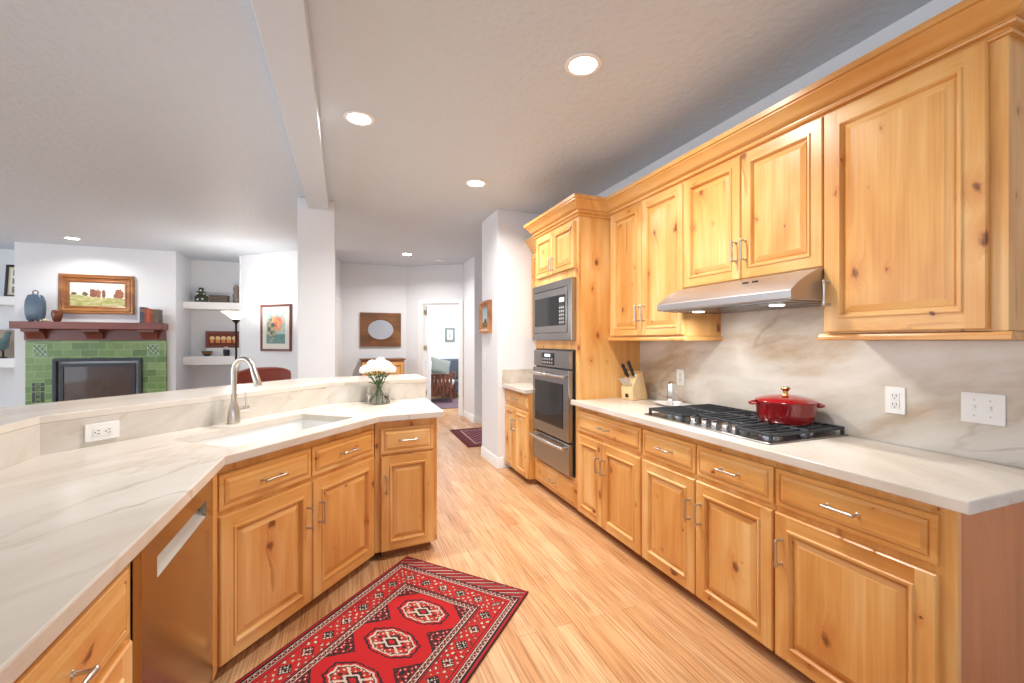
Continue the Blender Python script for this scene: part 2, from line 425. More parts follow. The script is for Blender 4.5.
def painted(name, nx, nz, w, h, fn, parent, mat, x0=0., z0=0., y=0., seg_kw=None):
    """flat panel facing -y whose faces carry a painted colour"""
    vs = [(x0+w*i/nx, y, z0+h*j/nz) for j in range(nz+1) for i in range(nx+1)]
    fs = [(j*(nx+1)+i, j*(nx+1)+i+1, (j+1)*(nx+1)+i+1, (j+1)*(nx+1)+i) for j in range(nz) for i in range(nx)]
    me = bpy.data.meshes.new(name); me.from_pydata(vs, [], fs); me.materials.append(mat)
    ca = me.color_attributes.new('Col', 'FLOAT_COLOR', 'CORNER')
    buf = []
    for j in range(nz):
        for i in range(nx):
            c = fn((i+.5)/nx, (j+.5)/nz); buf += list(c[:3])+[1.]
            buf += (list(c[:3])+[1.])*3
    ca.data.foreach_set('color', buf); me.update()
    o = bpy.data.objects.new(name, me); COL.objects.link(o); o.parent = parent
    return o

# ------------------------------------------------------------------ the room
XR = 2.30
def wallbox(name, x0, x1, y0, y1, z0=0., z1=CEIL, mat=None):
    return struct(MB().box(x0, x1, y0, y1, z0, z1).build(name, mat or M_WALL))
struct(MB().box(-8.5, 6, -3.0, 13, -.1, 0).build('floor', M_FLOOR))
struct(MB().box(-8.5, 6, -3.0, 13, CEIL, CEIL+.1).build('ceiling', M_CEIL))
wallbox('wall_right', XR, XR+.12, -1.6, 4.44)
wallbox('wall_pantry', 1.54, 3.0, 4.44, 5.02)
wallbox('wall_passage', 3.0, 3.12, 5.02, 7.05)
wallbox('wall_hall_right', 2.03, 3.0, 7.05, 7.76)
wallbox('wall_hall_far', -.07, 1.12, 8.48, 8.6)
struct(MB().prism([(-.45, 7.34), (-.22, 7.30), (-.07, 8.48), (-.30, 8.6)], 0, CEIL).build('wall_hall_left', M_WALL))
struct(MB().prism([(-1.61, 8.36), (-.60, 7.475), (-.45, 7.34), (-.36, 7.45), (-1.5, 8.5)], 0, CEIL).build('wall_living_diagonal', M_WALL))
# chimney breast and the shelf niches beside it
wallbox('wall_chimney', -4.42, -2.51, 8.37, 9.1)
wallbox('wall_living_far', -7.2, -1.5, 9.1, 9.2)
wallbox('wall_niche_side', -1.65, -1.5, 8.42, 9.1)
wallbox('wall_living_left', -7.3, -7.2, 8.0, 9.2)
# wall with the doorway to the sitting room
DA = Vector((1.09, 8.48)); DB = Vector((2.09, 7.77)); DD = (DB-DA).normalized(); DN = Vector((-DD.y, DD.x)); DANG = math.atan2(DD.y, DD.x)
DL = (DB-DA).length
s0 = ((1.36-1.09)**2+(8.289-8.48)**2)**.5; s1 = ((1.974-1.09)**2+(7.852-8.48)**2)**.5; DH = 2.08
mb = MB().box(0, s0, 0, .12, 0, CEIL).box(s1, DL+.02, 0, .12, 0, CEIL).box(s0, s1, 0, .12, DH, CEIL)
struct(mb.build('wall_doorway', M_WALL, loc=(DA.x, DA.y, 0), rz=DANG))
d1 = thing('door_1', 'white cased doorway and open white door leading to a sitting room', 'door', (DA.x, DA.y, 0), DANG)
del d1['category']; d1['kind'] = 'structure'
mb = MB()
for a, b in ((s0-.075, s0-.0), (s1+.0, s1+.075)): mb.box(a, b, -.018, -.001, 0, DH+.07)
mb.box(s0, s1, -.018, -.001, DH, DH+.07)
mb.box(s0+.001, s0+.02, 0, .12, 0, DH-.002).box(s1-.02, s1-.001, 0, .12, 0, DH-.002).box(s0+.02, s1-.02, 0, .12, DH-.02, DH-.002)
mb.build('door_casing', M_TRIM, d1, .004)
lf = MB().box(0, .035, 0, .70, .01, DH-.03)
for z0, z1 in ((.15, .9), (1.02, 1.9)):
    lf.box(.034, .040, .1, .6, z0, z1)
leaf = lf.build('door_leaf', M_TRIM, d1, .003, loc=(s0+.022, .125, 0))
leaf.rotation_euler = (0, 0, math.radians(20))
for z in (.35, 1.2, 1.88):
    MB().box(s0+.02, s0+.032, .03, .12, z, z+.09).tube([(s0+.034, .115, z), (s0+.034, .115, z+.09)], .006).build('hinge', M_BRASS, d1)
# left hand door of the hall, a sliver of its casing shows beside the post
d2 = MB()
va = Vector((-.22, 7.30)); vb = Vector((-.07, 8.48)); vd = (vb-va).normalized(); vn = Vector((vd.y, -vd.x))
def hp(s, t): q = va+vd*s+vn*t; return (q.x, q.y)
d2.prism([hp(.25, .002), hp(.33, .002), hp(.33, .02), hp(.25, .02)], 0, 2.13)
d2.prism([hp(1.02, .002), hp(1.10, .002), hp(1.10, .02), hp(1.02, .02)], 0, 2.13)
d2.prism([hp(.33, .002), hp(1.02, .002), hp(1.02, .02), hp(.33, .02)], 2.06, 2.13)
d2.prism([hp(.33, .002), hp(1.02, .002), hp(1.02, .010), hp(.33, .010)], 0.01, 2.06)
struct(d2.build('door_2', M_TRIM, bevel=.003))
# sitting room beyond the door
wallbox('wall_sitting_far', .2, 5.0, 11.5, 11.6)
wallbox('wall_sitting_left', .1, .2, 8.6, 11.6)
wallbox('wall_sitting_right', 5.0, 5.1, 7.76, 11.6)

def baseboard(name, pts, h=.12, t=.014):
    """runs along a polyline, thickness to its left side"""
    path = [Vector(p) for p in pts]; mb = MB()
    prof = [(0.0015, 0), (t, 0), (t, h-.03), (t*.7, h-.02), (t*.55, h-.005), (0.0015, h)]
    sweep(mb, path, prof)
    return struct(mb.build(name, M_TRIM))
def sweep(mb, path, prof, mat=0, closed=False, z=0.):
    """profile (out, z) swept along a plan polyline with mitred corners; out points to the left of travel"""
    n = len(path); offs = []
    for i, p in enumerate(path):
        d0 = (p-path[i-1]).normalized() if (i > 0 or closed) else None
        d1_ = (path[(i+1) % n]-p).normalized() if (i < n-1 or closed) else None
        if d0 is None: d0 = d1_
        if d1_ is None: d1_ = d0
        n0 = Vector((-d0.y, d0.x)); n1 = Vector((-d1_.y, d1_.x)); b = (n0+n1)
        b = b/(b.dot(n0)) if b.length > 1e-6 else n0
        offs.append(b)
    m = len(prof); vs = []
    for p, b in zip(path, offs):
        for o, zz in prof: q = p+b*o; vs.append((q.x, q.y, zz+z))
    fs = []
    for i in range(n if closed else n-1):
        j = (i+1) % n
        for k in range(m):
            l = (k+1) % m; fs.append((i*m+k, j*m+k, j*m+l, i*m+l))
    if not closed: fs += [tuple(range(m)), tuple(range((n-1)*m, n*m))[::-1]]
    return mb.add(vs, [f[::-1] for f in fs], mat)
baseboard('baseboard_pantry', [(1.54, 5.02), (1.54, 4.44), (1.60, 4.44)][::-1])
baseboard('baseboard_hall_right', [(2.03, 7.74), (2.03, 7.05), (2.95, 7.05)][::-1])
baseboard('baseboard_hall_far', [(-.05, 8.48), (1.09, 8.48), (DA+DD*(s0-.08))][::-1])

# wall behind the camera with its windows, daylight comes in here and from the open living-room side
mb = MB(); xs = [(-8.0, -7.0), (-3.9, -2.6), (-.1, .0), (1.0, 6.0)]
mb.box(-8.5, 6, -3.12, -3.0, 2.35, CEIL); mb.box(-8.5, -7.2, -3.12, -3.0, 0, 2.35).box(-4.2, -2.4, -3.12, -3.0, 0, 2.35).box(.9, 6, -3.12, -3.0, 0, 2.35)
mb.box(-7.2, -4.2, -3.12, -3.0, 0, .5).box(-2.4, .9, -3.12, -3.0, 0, .95)
struct(mb.build('wall_back', M_WALL))
def window(name, x0, x1, z0, z1, n):
    mb = MB()
    hollow_(mb, x0, x1, z0, z1, .07)
    for k in range(1, n): xx = x0+(x1-x0)*k/n; mb.box(xx-.025, xx+.025, -3.09, -3.03, z0+.07, z1-.07)
    mb.box(x0+.07, x1-.07, -3.08, -3.04, (z0+z1)/2-.02, (z0+z1)/2+.02)
    struct(mb.build(name, M_TRIM))
def hollow_(mb, x0, x1, z0, z1, t_):
    mb.box(x0, x1, -3.10, -2.985, z1-t_, z1).box(x0, x1, -3.10, -2.985, z0, z0+t_).box(x0, x0+t_, -3.10, -2.985, z0+t_, z1-t_).box(x1-t_, x1, -3.10, -2.985, z0+t_, z1-t_)
window('window_1', -7.2, -4.2, .5, 2.35, 3)
window('window_2', -2.4, .9, .95, 2.35, 3)

# ceiling beam and post between kitchen and living room
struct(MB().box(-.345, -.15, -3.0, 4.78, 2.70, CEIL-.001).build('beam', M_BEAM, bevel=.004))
struct(MB().box(-.44, -.095, 4.78, 5.14, 0, CEIL-.001).build('post', M_WALL, bevel=.008))

# ------------------------------------------------------------------ cabinet kit
def door(parent, x0, x1, z0, z1, handle=None, yf=0., name='door', fr=.062):
    mb = MB()
    mb.rings(x0, x1, z0, z1, [(0, yf+.02), (0, yf+.005), (.004, yf), (fr-.008, yf), (fr-.004, yf-.006), (fr+.004, yf-.006), (fr+.009, yf+.003),
                              (fr+.012, yf+.013), (fr+.017, yf+.013), (fr+.020, yf+.009), (fr+.040, yf+.002), (fr+.043, yf+.001)], butt=2)
    d = mb.build(name, [M_WV, M_WH], parent)
    if handle: pull(d, *handle, yf=yf)
    return d
def drawer(parent, x0, x1, z0, z1, yf=0., handle=True, name='drawer'):
    mb = MB()
    mb.rings(x0, x1, z0, z1, [(0, yf+.02), (0, yf+.009), (.003, yf+.007), (.018, yf+.006), (.020, yf+.010), (.023, yf+.010), (.025, yf+.005), (.038, yf-.001), (.041, yf-.001)], mv=0, mh=0)
    d = mb.build(name, [M_WH], parent)
    if handle: pull(d, (x0+x1)/2, (z0+z1)/2, True, yf=yf)
    return d
def pull(parent, x, z, horiz, yf=0., L=.10):
    mb = MB(); e = L/2
    P = (lambda t, y: (x+t, yf+y, z)) if horiz else (lambda t, y: (x, yf+y, z+t))
    mb.tube([P(-e-.008, -.034), P(-e, -.034), P(-e*.5, -.033), P(0, -.033), P(e*.5, -.033), P(e, -.034), P(e+.008, -.034)], [.0042, .0068, .0056, .005, .0056, .0068, .0042], 10)
    for t in (-e, e):
        mb.tube([P(t, -.0005), P(t, -.004), P(t, -.006), P(t, -.030)], [.0085, .0075, .0045, .0045], 10)
        mb.ball(P(t, -.034), .0075, n=10)
    return mb.build('handle', M_NICKEL, parent)

# ------------------------------------------------------------------ right-hand base run  (local x runs toward the camera, local y into the wall)
RX = 1.685
def right_frame(name, label, yfar, xface=RX):
    return thing(name, label, 'cabinet', (xface, yfar, 0), -PI/2)
def base_body(p, w, depth, z0=.055, z1=.872, end=False):
    MB().box(0, w, .0205, .040, z0, z1).build('face_frame', M_WV, p)
    MB().box(0.001, w-.001, .0405, depth, z0, z1).build('carcass', M_PANEL if end else M_WV, p)
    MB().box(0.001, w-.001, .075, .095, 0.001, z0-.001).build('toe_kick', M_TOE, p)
DEP = 2.278-RX
c = right_frame('base_cabinet', 'knotty wooden base cabinet with one drawer over two doors, beside the oven tower', 2.983)
base_body(c, .785, DEP)
drawer(c, .006, .777, .682, .838)
door(c, .006, .349, .058, .655, (.320, .492, False)); door(c, .355, .777, .058, .655, (.385, .492, False))
c = right_frame('base_cabinet', 'knotty wooden base cabinet under the cooktop with two drawers over two doors', 2.196)
base_body(c, .876, DEP)
drawer(c, .006, .434, .682, .838); drawer(c, .444, .872, .682, .838)
door(c, .006, .434, .058, .655, (.402, .492, False)); door(c, .442, .872, .058, .655, (.474, .492, False))
c = right_frame('base_cabinet', 'wide knotty base cabinet with one door, at the near right end of the run', 1.318)
base_body(c, .583, DEP, end=True)
drawer(c, .006, .542, .682, .838); door(c, .006, .542, .058, .655, (.038, .50, False))

# right-hand worktop
mb = MB().prism([(1.655, .687), (2.279, .687), (2.279, 2.983), (1.683, 2.983), (1.683, 3.028), (1.655, 3.028)], .874, .914)
tag(mb.build('countertop', M_STONE, bevel=.005), 'cream quartzite countertop on the long right-hand cabinet run', 'countertop')
mb = MB().box(2.280, 2.2985, .687, 2.983, .9142, 1.3730).box(2.280, 2.2985, 1.297, 2.150, 1.3730, 1.69)
tag(mb.build('stone_backsplash', M_SPLASH), 'veined beige-grey stone slab backsplash behind the cooktop', 'backsplash')

# ------------------------------------------------------------------ uppers on the right
UX = 1.965; UD = 2.298-UX
def upper(label, yfar, w, z0, z1=2.372, rail=True, rail_ends=(0, 0)):
    p = thing('wall_cabinet', label, 'cabinet', (UX, yfar, z0), -PI/2)
    h = z1-z0
    MB().box(0, w, .0205, .040, 0, h).build('face_frame', M_WV, p)
    MB().box(0, w, .0405, UD, 0, h).build('carcass', M_WV, p)
    if rail:
        MB().extrude_x([(.006, -.030), (.002, -.026), (.002, -.012), (.008, -.010), (.012, -.002), (UD-.002, -.002), (UD-.002, -.030)], -rail_ends[0], w+rail_ends[1]).build('light_rail', M_WH, p, .002)
    return p
u1 = upper('pale knotty wall cabinet with two narrow doors between oven tower and range hood', 2.983, .831, 1.405, rail_ends=(0, .014))
door(u1, .040, .423, .008, .958, (.395, .165, False), fr=.055); door(u1, .429, .829, .008, .958, (.458, .165, False), fr=.055)
u2 = upper('short knotty wall cabinet with two doors directly above the range hood', 2.151, .854, 1.697, rail=False)
door(u2, .004, .422, .006, .668, (.398, .155, False), fr=.058); door(u2, .428, .850, .006, .668, (.456, .155, False), fr=.058)
u3 = upper('large knotty wall cabinet with one wide door at the near right end', 1.296, .565, 1.405, rail_ends=(.026, .014))
door(u3, .000, .522, .006, .960, (.024, .175, False), fr=.066)

# crown moulding along uppers and tower
CR = [(.0, 2.353), (.012, 2.353), (.015, 2.360), (.010, 2.366), (.010, 2.372), (.026, 2.376), (.029, 2.384), (.022, 2.390), (.022, 2.396), (.036, 2.402), (.044, 2.414), (.054, 2.432), (.068, 2.448), (.078, 2.456), (.078, 2.462), (.088, 2.466), (.090, 2.490), (.0, 2.490)]
TX = 1.685; TY0, TY1 = 2.985, 3.806
crown = MB()
ux = UX+.0199
sweep(crown, [Vector(p) for p in [(2.297, .7305), (ux, .7305), (ux, TY0-.0005), (TX+.0199, TY0-.0005), (TX+.0199, TY1+.0005), (2.297, TY1+.0005)]], CR)
tag(crown.build('crown_moulding', M_WY), 'stepped wooden crown moulding running over the wall cabinets and oven tower', 'moulding')

# ------------------------------------------------------------------ oven tower
t = thing('oven_tower', 'tall knotty wooden oven cabinet housing microwave and wall oven', 'cabinet', (TX, TY1, 0), -PI/2)
TW = TY1-TY0; TD = 2.298-TX
mb = MB()                                                           # cabinet shell with openings for the appliances
for a, b in ((.055, .285), (1.305, 1.378), (1.880, 2.372)): mb.box(.05, TW-.05, .0205, .040, a, b)
for a, b in ((0, .05), (TW-.05, TW)): mb.box(a, b, .0205, .040, .055, 2.372)
mb.build('face_frame', M_WV, t)
mb = MB().box(0, .02, .0405, TD, .055, 2.372).box(TW-.02, TW, .0405, TD, .055, 2.372).box(.02, TW-.02, TD-.02, TD, .055, 2.372)
for a, b in ((.055, .285), (1.305, 1.378), (1.880, 2.372)): mb.box(.02, TW-.02, .0405, TD-.02, a, b)
mb.build('carcass', M_WV, t)
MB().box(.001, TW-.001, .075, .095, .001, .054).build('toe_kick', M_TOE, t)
door(t, .045, .402, 1.955, 2.328, (.380, 2.04, False), fr=.05); door(t, .408, .770, 1.955, 2.328, (.430, 2.04, False), fr=.05)
drawer(t, .012, TW-.012, .060, .258)

# microwave
mw = thing('microwave', 'built-in stainless steel microwave with trim kit above the wall oven', 'microwave', (TX, TY1, 1.379), -PI/2)
a, b, H = .022, .782, .500
mb = MB().rings(a, b, 0, H, [(0, .0195), (0, -.022), (.004, -.026), (.060, -.026), (.062, -.012)], mv=0, mh=0)
mb.box(.055, .745, .0205, .40, .012, .488)
mb.build('trim_frame', [M_STEEL], mw)
MB().box(a+.066, b-.066, -.032, -.0125, .068, H-.068).build('door', M_STEEL, mw, .003)
MB().box(a+.078, b-.210, -.0345, -.0325, .125, H-.125).build('window', M_BLACKGL, mw)
cp = MB().box(b-.200, b-.090, -.0345, -.0325, .125, H-.125).build('control_panel', M_BLACK, mw)
bt = MB()
for i in range(3):
    for j in range(5): bt.box(b-.188+i*.032, b-.164+i*.032, -.0365, -.0347, .140+j*.030, .158+j*.030)
bt.build('buttons', M_CHROME, cp)
MB().box(b-.186, b-.104, -.0357, -.0347, .315, .350).build('display', M_DISPLAY, cp)
# wall oven with warming drawer
ov = thing('wall_oven', 'stainless steel wall oven with control panel and warming drawer below', 'oven', (TX, TY1, .286), -PI/2)
a, b = .040, .762
MB().box(.056, .740, .0205, .50, .004, 1.012).build('oven_body', M_BLACK, ov)
MB().box(a, b, .012, .0195, .0, 1.018).build('surround', M_BLACK, ov)
MB().box(a+.006, b-.014, -.020, .0115, .862, 1.006).build('control_panel', M_STEEL, ov, .003)
cp = MB().box(.225, .470, -.0225, -.0205, .880, .985).build('display_panel', M_BLACKGL, ov)
bt = MB()
for i in range(5):
    for j in range(2): bt.box(.240+i*.045, .268+i*.045, -.0242, -.0227, .892+j*.030, .908+j*.030)
bt.build('buttons', M_CHROME, cp); MB().box(.29, .40, -.0237, -.0227, .950, .974).build('display', M_DISPLAY, cp)
od = MB().box(a+.006, b-.014, -.030, .0115, .275, .850).build('oven_door', M_STEEL, ov, .004)
MB().box(.100, .650, -.033, -.0305, .370, .735).build('window', M_BLACKGL, od)
def barh(par, z, x0, x1, yf):
    mb = MB(); n = 12
    mb.tube([(x0+(x1-x0)*k/n, yf-.034-.010*math.sin(PI*k/n), z) for k in range(n+1)], .014, 12)
    for x in (x0+.03, x1-.03): mb.tube([(x, yf-.0005, z), (x, yf-.034, z)], .010, 10)
    return mb.build('handle', M_CHROME, par)
barh(od, .800, .075, .715, -.030)
wd = MB().box(a+.006, b-.014, -.030, .0115, .010, .262).build('warming_drawer', M_STEEL, ov, .004)
barh(wd, .222, .075, .715, -.030)

# ------------------------------------------------------------------ small cabinets past the tower
SXF = 1.62
c = thing('base_cabinet', 'small knotty base cabinet with drawer and two doors beyond the oven tower', 'cabinet', (SXF, 4.437, 0), -PI/2)
w = 4.437-3.808
MB().box(0, w, .0205, .040, .055, .872).build('face_frame', M_WV, c)
MB().box(0, w, .0405, 2.278-SXF, .055, .872).build('carcass', M_WV, c)
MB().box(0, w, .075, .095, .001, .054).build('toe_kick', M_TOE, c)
drawer(c, .008, w-.006, .715, .850); door(c, .008, .300, .058, .690, (.272, .52, False), fr=.05); door(c, .306, w-.006, .058, .690, (.334, .52, False), fr=.05)
tag(MB().box(1.588, 2.298, 3.808, 4.4225, .874, .914).build('countertop', M_STONE, bevel=.004), 'short stone countertop past the oven tower by the white wall', 'countertop')
tag(MB().box(1.588, 2.298, 4.423, 4.4385, .874, 1.065).build('stone_upstand', M_SPLASH, bevel=.002), 'low strip of stone backsplash behind the short countertop', 'backsplash')
p = thing('wall_cabinet', 'sliver of a knotty wall cabinet with crown just visible behind the oven tower', 'cabinet', (1.93, 4.437, 1.40), -PI/2)
w2 = 4.437-3.912
MB().box(0, w2, .0205, .36, 0, .972).build('carcass', M_WV, p)
door(p, .006, .26, .008, .93, None, fr=.05); door(p, .265, w2-.006, .008, .93, None, fr=.05)
cm = MB(); sweep(cm, [Vector((w2, .0200)), Vector((.0, .0200))], CR, z=-1.40); cm.build('crown', M_WH, p)

# ------------------------------------------------------------------ range hood
hd = thing('range_hood', 'slim stainless steel under-cabinet range hood with curved ends', 'range hood', (1.975, 2.148, 1.55), -PI/2)
HW = .850
prof = [(-.205, .002), (-.210, .006), (-.210, .040), (-.198, .050), (-.170, .073), (-.130, .098), (-.085, .120), (-.030, .143), (.302, .1455), (.302, 0.002)]
MB().extrude_x(prof, 0, HW).build('canopy', M_STEELH, hd, .002)
mb = MB()
mb.box(.03, HW-.03, -.185, .25, -.004, .0015)
for i in range(16): mb.box(.05+i*.0465, .075+i*.0465, -.16, .22, -.007, -.0042)
mb.build('filter', M_STEEL, hd)
for x in (.18, .67):
    hl = MB().lathe([(.001, -.012), (.030, -.012), (.034, -.0075), (.001, -.0075)], 24, (x, -.06)).build('hood_lamp', M_HOODLENS, hd)
    l = bpy.data.lights.new('lamp', 'AREA'); l.shape = 'DISK'; l.size = .06; l.energy = 1.5; l.color = (1, .97, .92); l.spread = math.radians(170)
    lo = bpy.data.objects.new('lamp', l); COL.objects.link(lo); lo.parent = hd; lo.location = (x, -.06, -.016)
for x in (.520, .538, .575, .593):
    q = MB().box(x, x+.014, -.1095, -.1035, .105, .1165).build('button', M_BLACK, hd, .001)

# ------------------------------------------------------------------ cooktop
CTX, CTY = 1.740, 2.238
ct = thing('gas_cooktop', 'stainless steel gas cooktop with black cast-iron grates and five knobs', 'cooktop', (CTX, CTY, .914), -PI/2)
CW, CD = .860, .533
mb = MB().rings(0, CW, 0, CD, [(0, 0)], 0, 0)
mb = MB().box(0, CW, 0, CD, .0005, .008)
mb.build('tray', M_STEEL, ct, .004)
def grate(x0, x1, y0, y1, nb):
    mb = MB(); zt, zb = .044, .034
    for y in (y0, y1-.008): mb.box(x0, x1, y, y+.008, zb-.004, zt)
    for x in (x0, x1-.008): mb.box(x, x+.008, y0, y1, zb-.004, zt)
    mb.box(x0, x1, (y0+y1)/2-.006, (y0+y1)/2+.006, zb, zt)
    for i in range(1, nb+1):
        x = x0+(x1-x0)*i/(nb+1)-.004
        mb.box(x, x+.007, y0, y1, zb, zt)
    for x in (x0, x1-.014):
        for y in (y0, y1-.014, (y0+y1)/2-.007): mb.box(x, x+.014, y, y+.014, .0085, zb)
    return mb.build('grate', M_IRON, ct, .002)
grate(.015, .310, .025, .518, 5); grate(.318, .648, .125, .518, 5); grate(.656, .850, .025, .518, 3)
def burner(x, y, r):
    b = MB().lathe([(r*1.25, .0085), (r*1.25, .012), (r, .014), (r, .020), (r*.9, .022)], 28, (x, y)).build('burner', M_CHROME, ct)
    MB().lathe([(r*.82, .0222), (r*.85, .025), (r*.75, .027), (.001, .0275)], 28, (x, y)).build('burner_cap', M_IRON, b)
for q in ((.16, .14, .035), (.16, .38, .042), (.483, .31, .055), (.752, .14, .040), (.752, .38, .032)): burner(*q)
for x in (.350, .430, .498, .566, .628):
    kb = MB().lathe([(.021, .0085), (.021, .012), (.0165, .014), (.0165, .034), (.015, .037), (.001, .0375)], 20, (x, .060))
    kb.box(x-.004, x+.004, .043, .077, .034, .043)
    kb.build('knob', M_CHROME, ct)

# red enamelled pot
pt = thing('dutch_oven', 'glossy red enamelled casserole with lid standing on the cooktop grate', 'pot', (2.112, 1.582, .9585), -.75)
pt.scale = (.93, .93, .97)
MB().lathe([(.105, .0), (.122, .002), (.134, .014), (.141, .050), (.145, .098), (.149, .104), (.149, .108), (.140, .108), (.136, .100), (.130, .02), (.001, .012)], 48).build('pot_body', M_RED, pt)
ld = MB().lathe([(.150, .1085), (.152, .113), (.148, .117), (.142, .119), (.138, .122), (.110, .131), (.070, .139), (.030, .144), (.001, .145)], 48).build('lid', M_RED, pt)
MB().lathe([(.018, .1445), (.013, .150), (.012, .160), (.022, .172), (.024, .178), (.020, .184), (.001, .186)], 24).build('lid_knob', M_GOLD, ld)
for s in (-1, 1):
    pts = [(s*(.141+.034*math.sin(PI*k/10)), -.045*math.cos(PI*k/10), .094) for k in range(11)]
    MB().tube(pts, .0085, 10).build('loop_handle', M_RED, pt)

# knife block
kb = thing('knife_block', 'pale wooden knife block full of black-handled knives beside the oven tower', 'knife block', (2.115, 2.855, .9145), math.radians(-76))
bw = .055
prof = [(-.055, 0), (.135, 0), (.060, .215), (-.035, .115)]        # side view: y back, z up
prof = [(-.065, 0), (.120, 0), (.045, .225), (-.010, .205), (-.075, .095)]
MB().extrude_x(prof, -bw, bw).build('block', M_BLOCK, kb, .004)
MB().box(-.014, .014, -.0735, -.0715, .022, .050).build('emblem', M_DARK, kb)
def knife(x, base, L, r, mat_r=None):
    d = Vector((0, -.50, .866)); b_ = Vector((x, base[0], base[1]))
    side = Vector((1, 0, 0))
    mb = MB()
    mb.tube([b_, b_+d*.016], r*.8, 8, 1); 
    mb.tube([b_+d*.016, b_+d*L*.3, b_+d*L*.65, b_+d*L*.92, b_+d*L], [r*.85, r, r*.85, r*1.15, r*.7], 10, 0)
    mb.ball(b_+d*(L*.30)+Vector((0, -r*.7, -.0)), .003, 1, 6)
    mb.build('knife', [M_BLACK, M_CHROME], kb)
for x, b_, L, r in ((-.032, (-.028, .178), .115, .013), (-.008, (-.036, .166), .090, .011), (.018, (-.018, .198), .120, .014), (.038, (-.030, .176), .090, .011)): knife(x, b_, L, r)
for i in range(7):
    x = -.045+i*.015; d = Vector((0, -.62, .785)); b_ = Vector((x, -.066, .115))
    MB().tube([b_, b_+d*.03, b_+d*.062, b_+d*.075], [.0035, .0052, .0045, .003], 8).build('steak_knife', M_CHROME, kb)

# plate with shaker and small dish
pl = MB().lathe([(.060, 0), (.064, .003), (.080, .010), (.093, .016), (.094, .018), (.080, .014), (.062, .007), (.001, .006)], 40, sx=1, sy=1.6).build('serving_plate', M_CERAM, loc=(2.165, 2.475, .9145), rz=.1)
tag(pl, 'oval white serving plate at the far left corner of the cooktop', 'plate')
sh = thing('metal_shaker', 'tall brushed metal shaker standing on the white plate', 'shaker', (2.172, 2.490, .9212))
MB().lathe([(.031, 0), (.032, .004), (.028, .06), (.025, .138), (.024, .146)], 6, smooth=False).build('shaker_body', M_CHROME, sh)
MB().lathe([(.024, .1465), (.022, .154), (.010, .162), (.001, .163)], 20).build('shaker_cap', M_NICKEL, sh)
cd = thing('small_dish', 'little white patterned dish beside the metal shaker', 'dish', (2.150, 2.405, .9212))
MB().lathe([(.016, 0), (.026, .012), (.030, .030), (.028, .030), (.022, .014), (.001, .006)], 24).build('bowl', M_CERAM, cd)
for k in range(8):
    a = 2*PI*k/8; MB().ball((.028*math.cos(a), .028*math.sin(a), .020), .0035, n=6).build('dot', M_DARK, cd)

# electric plates
def outlet(p, w=.076, h=.118, kind='duplex'):
    MB().box(-w/2, w/2, -.006, 0, -h/2, h/2).build('cover_plate', M_WHITEPL, p, .002)
    if kind == 'duplex':
        MB().box(-.018, .018, -.0085, -.0062, -.036, .036).build('receptacle', M_CERAM, p, .001)
        sl = MB()
        for zc in (-.019, .019):
            sl.box(-.008, -.0055, -.0092, -.0087, zc-.002, zc+.008).box(.0055, .008, -.0092, -.0087, zc-.002, zc+.008)
            sl.box(-.002, .002, -.0092, -.0087, zc-.012, zc-.007)
        sl.build('slots', M_DARK, p)
    else:
        for xc in ([-.023, .023] if kind == 'switch2' else [0.]):
            MB().box(xc-.006, xc+.006, -.0075, -.0062, -.012, .012).build('switch_slot', M_CERAM, p)
            MB().box(xc-.004, xc+.004, -.016, -.0077, -.001, .010).build('toggle', M_WHITEPL, p, .001)
            sc_ = MB()
            for zc in (-.03, .03): sc_.tube([(xc, -.0062, zc), (xc, -.0075, zc)], .003, 8)
            sc_.build('screw', M_NICKEL, p)
p = thing('wall_outlet', 'white double power outlet on the stone backsplash right of the red pot', 'outlet', (2.2795, 1.191, 1.109), -PI/2); outlet(p)
p = thing('light_switch', 'wide white double toggle switch plate at the right end of the backsplash', 'light switch', (2.2795, .908, 1.114), -PI/2); outlet(p, .125, .118, 'switch2')
p = thing('wall_outlet', 'white outlet plate on the backsplash behind the metal shaker', 'outlet', (2.2795, 2.512, 1.109), -PI/2); outlet(p)

# ------------------------------------------------------------------ peninsula on the left
A = Vector((-.447, 2.030)); B = Vector((.194, 2.777)); E_ = Vector((.606, 2.824))
P1 = Vector((-1.14, 2.305)); P2 = Vector((-.105, 3.45)); P3 = Vector((.612, 3.540))
dd = (B-A).normalized(); nn = Vector((-dd.y, dd.x)); dang = math.atan2(dd.y, dd.x)
ee = (E_-B).normalized(); en = Vector((-ee.y, ee.x)); eang = math.atan2(ee.y, ee.x)
def onD(s, t): return A+dd*s+nn*t
def slab_with_hole(name, outer, hole, z0, z1, mat, bevel):
    bm = bmesh.new()
    def loop(pts):
        vs = [bm.verts.new((p[0], p[1], z1)) for p in pts]
        return [bm.edges.new((vs[i], vs[(i+1) % len(vs)])) for i in range(len(vs))]
    es = loop(outer)+(loop(hole) if hole else [])
    r = bmesh.ops.triangle_fill(bm, use_beauty=True, use_dissolve=False, edges=es)
    fs = [g for g in r['geom'] if isinstance(g, bmesh.types.BMFace)]
    ex = bmesh.ops.extrude_face_region(bm, geom=fs)
    bmesh.ops.translate(bm, verts=[g for g in ex['geom'] if isinstance(g, bmesh.types.BMVert)], vec=(0, 0, z0-z1))
    bmesh.ops.recalc_face_normals(bm, faces=bm.faces)
    me = bpy.data.meshes.new(name); bm.to_mesh(me); bm.free(); me.materials.append(mat)
    o = bpy.data.objects.new(name, me); COL.objects.link(o)
    if bevel:
        md = o.modifiers.new('bevel', 'BEVEL'); md.width = bevel; md.segments = 2; md.limit_method = 'ANGLE'; md.angle_limit = math.radians(50)
    return o
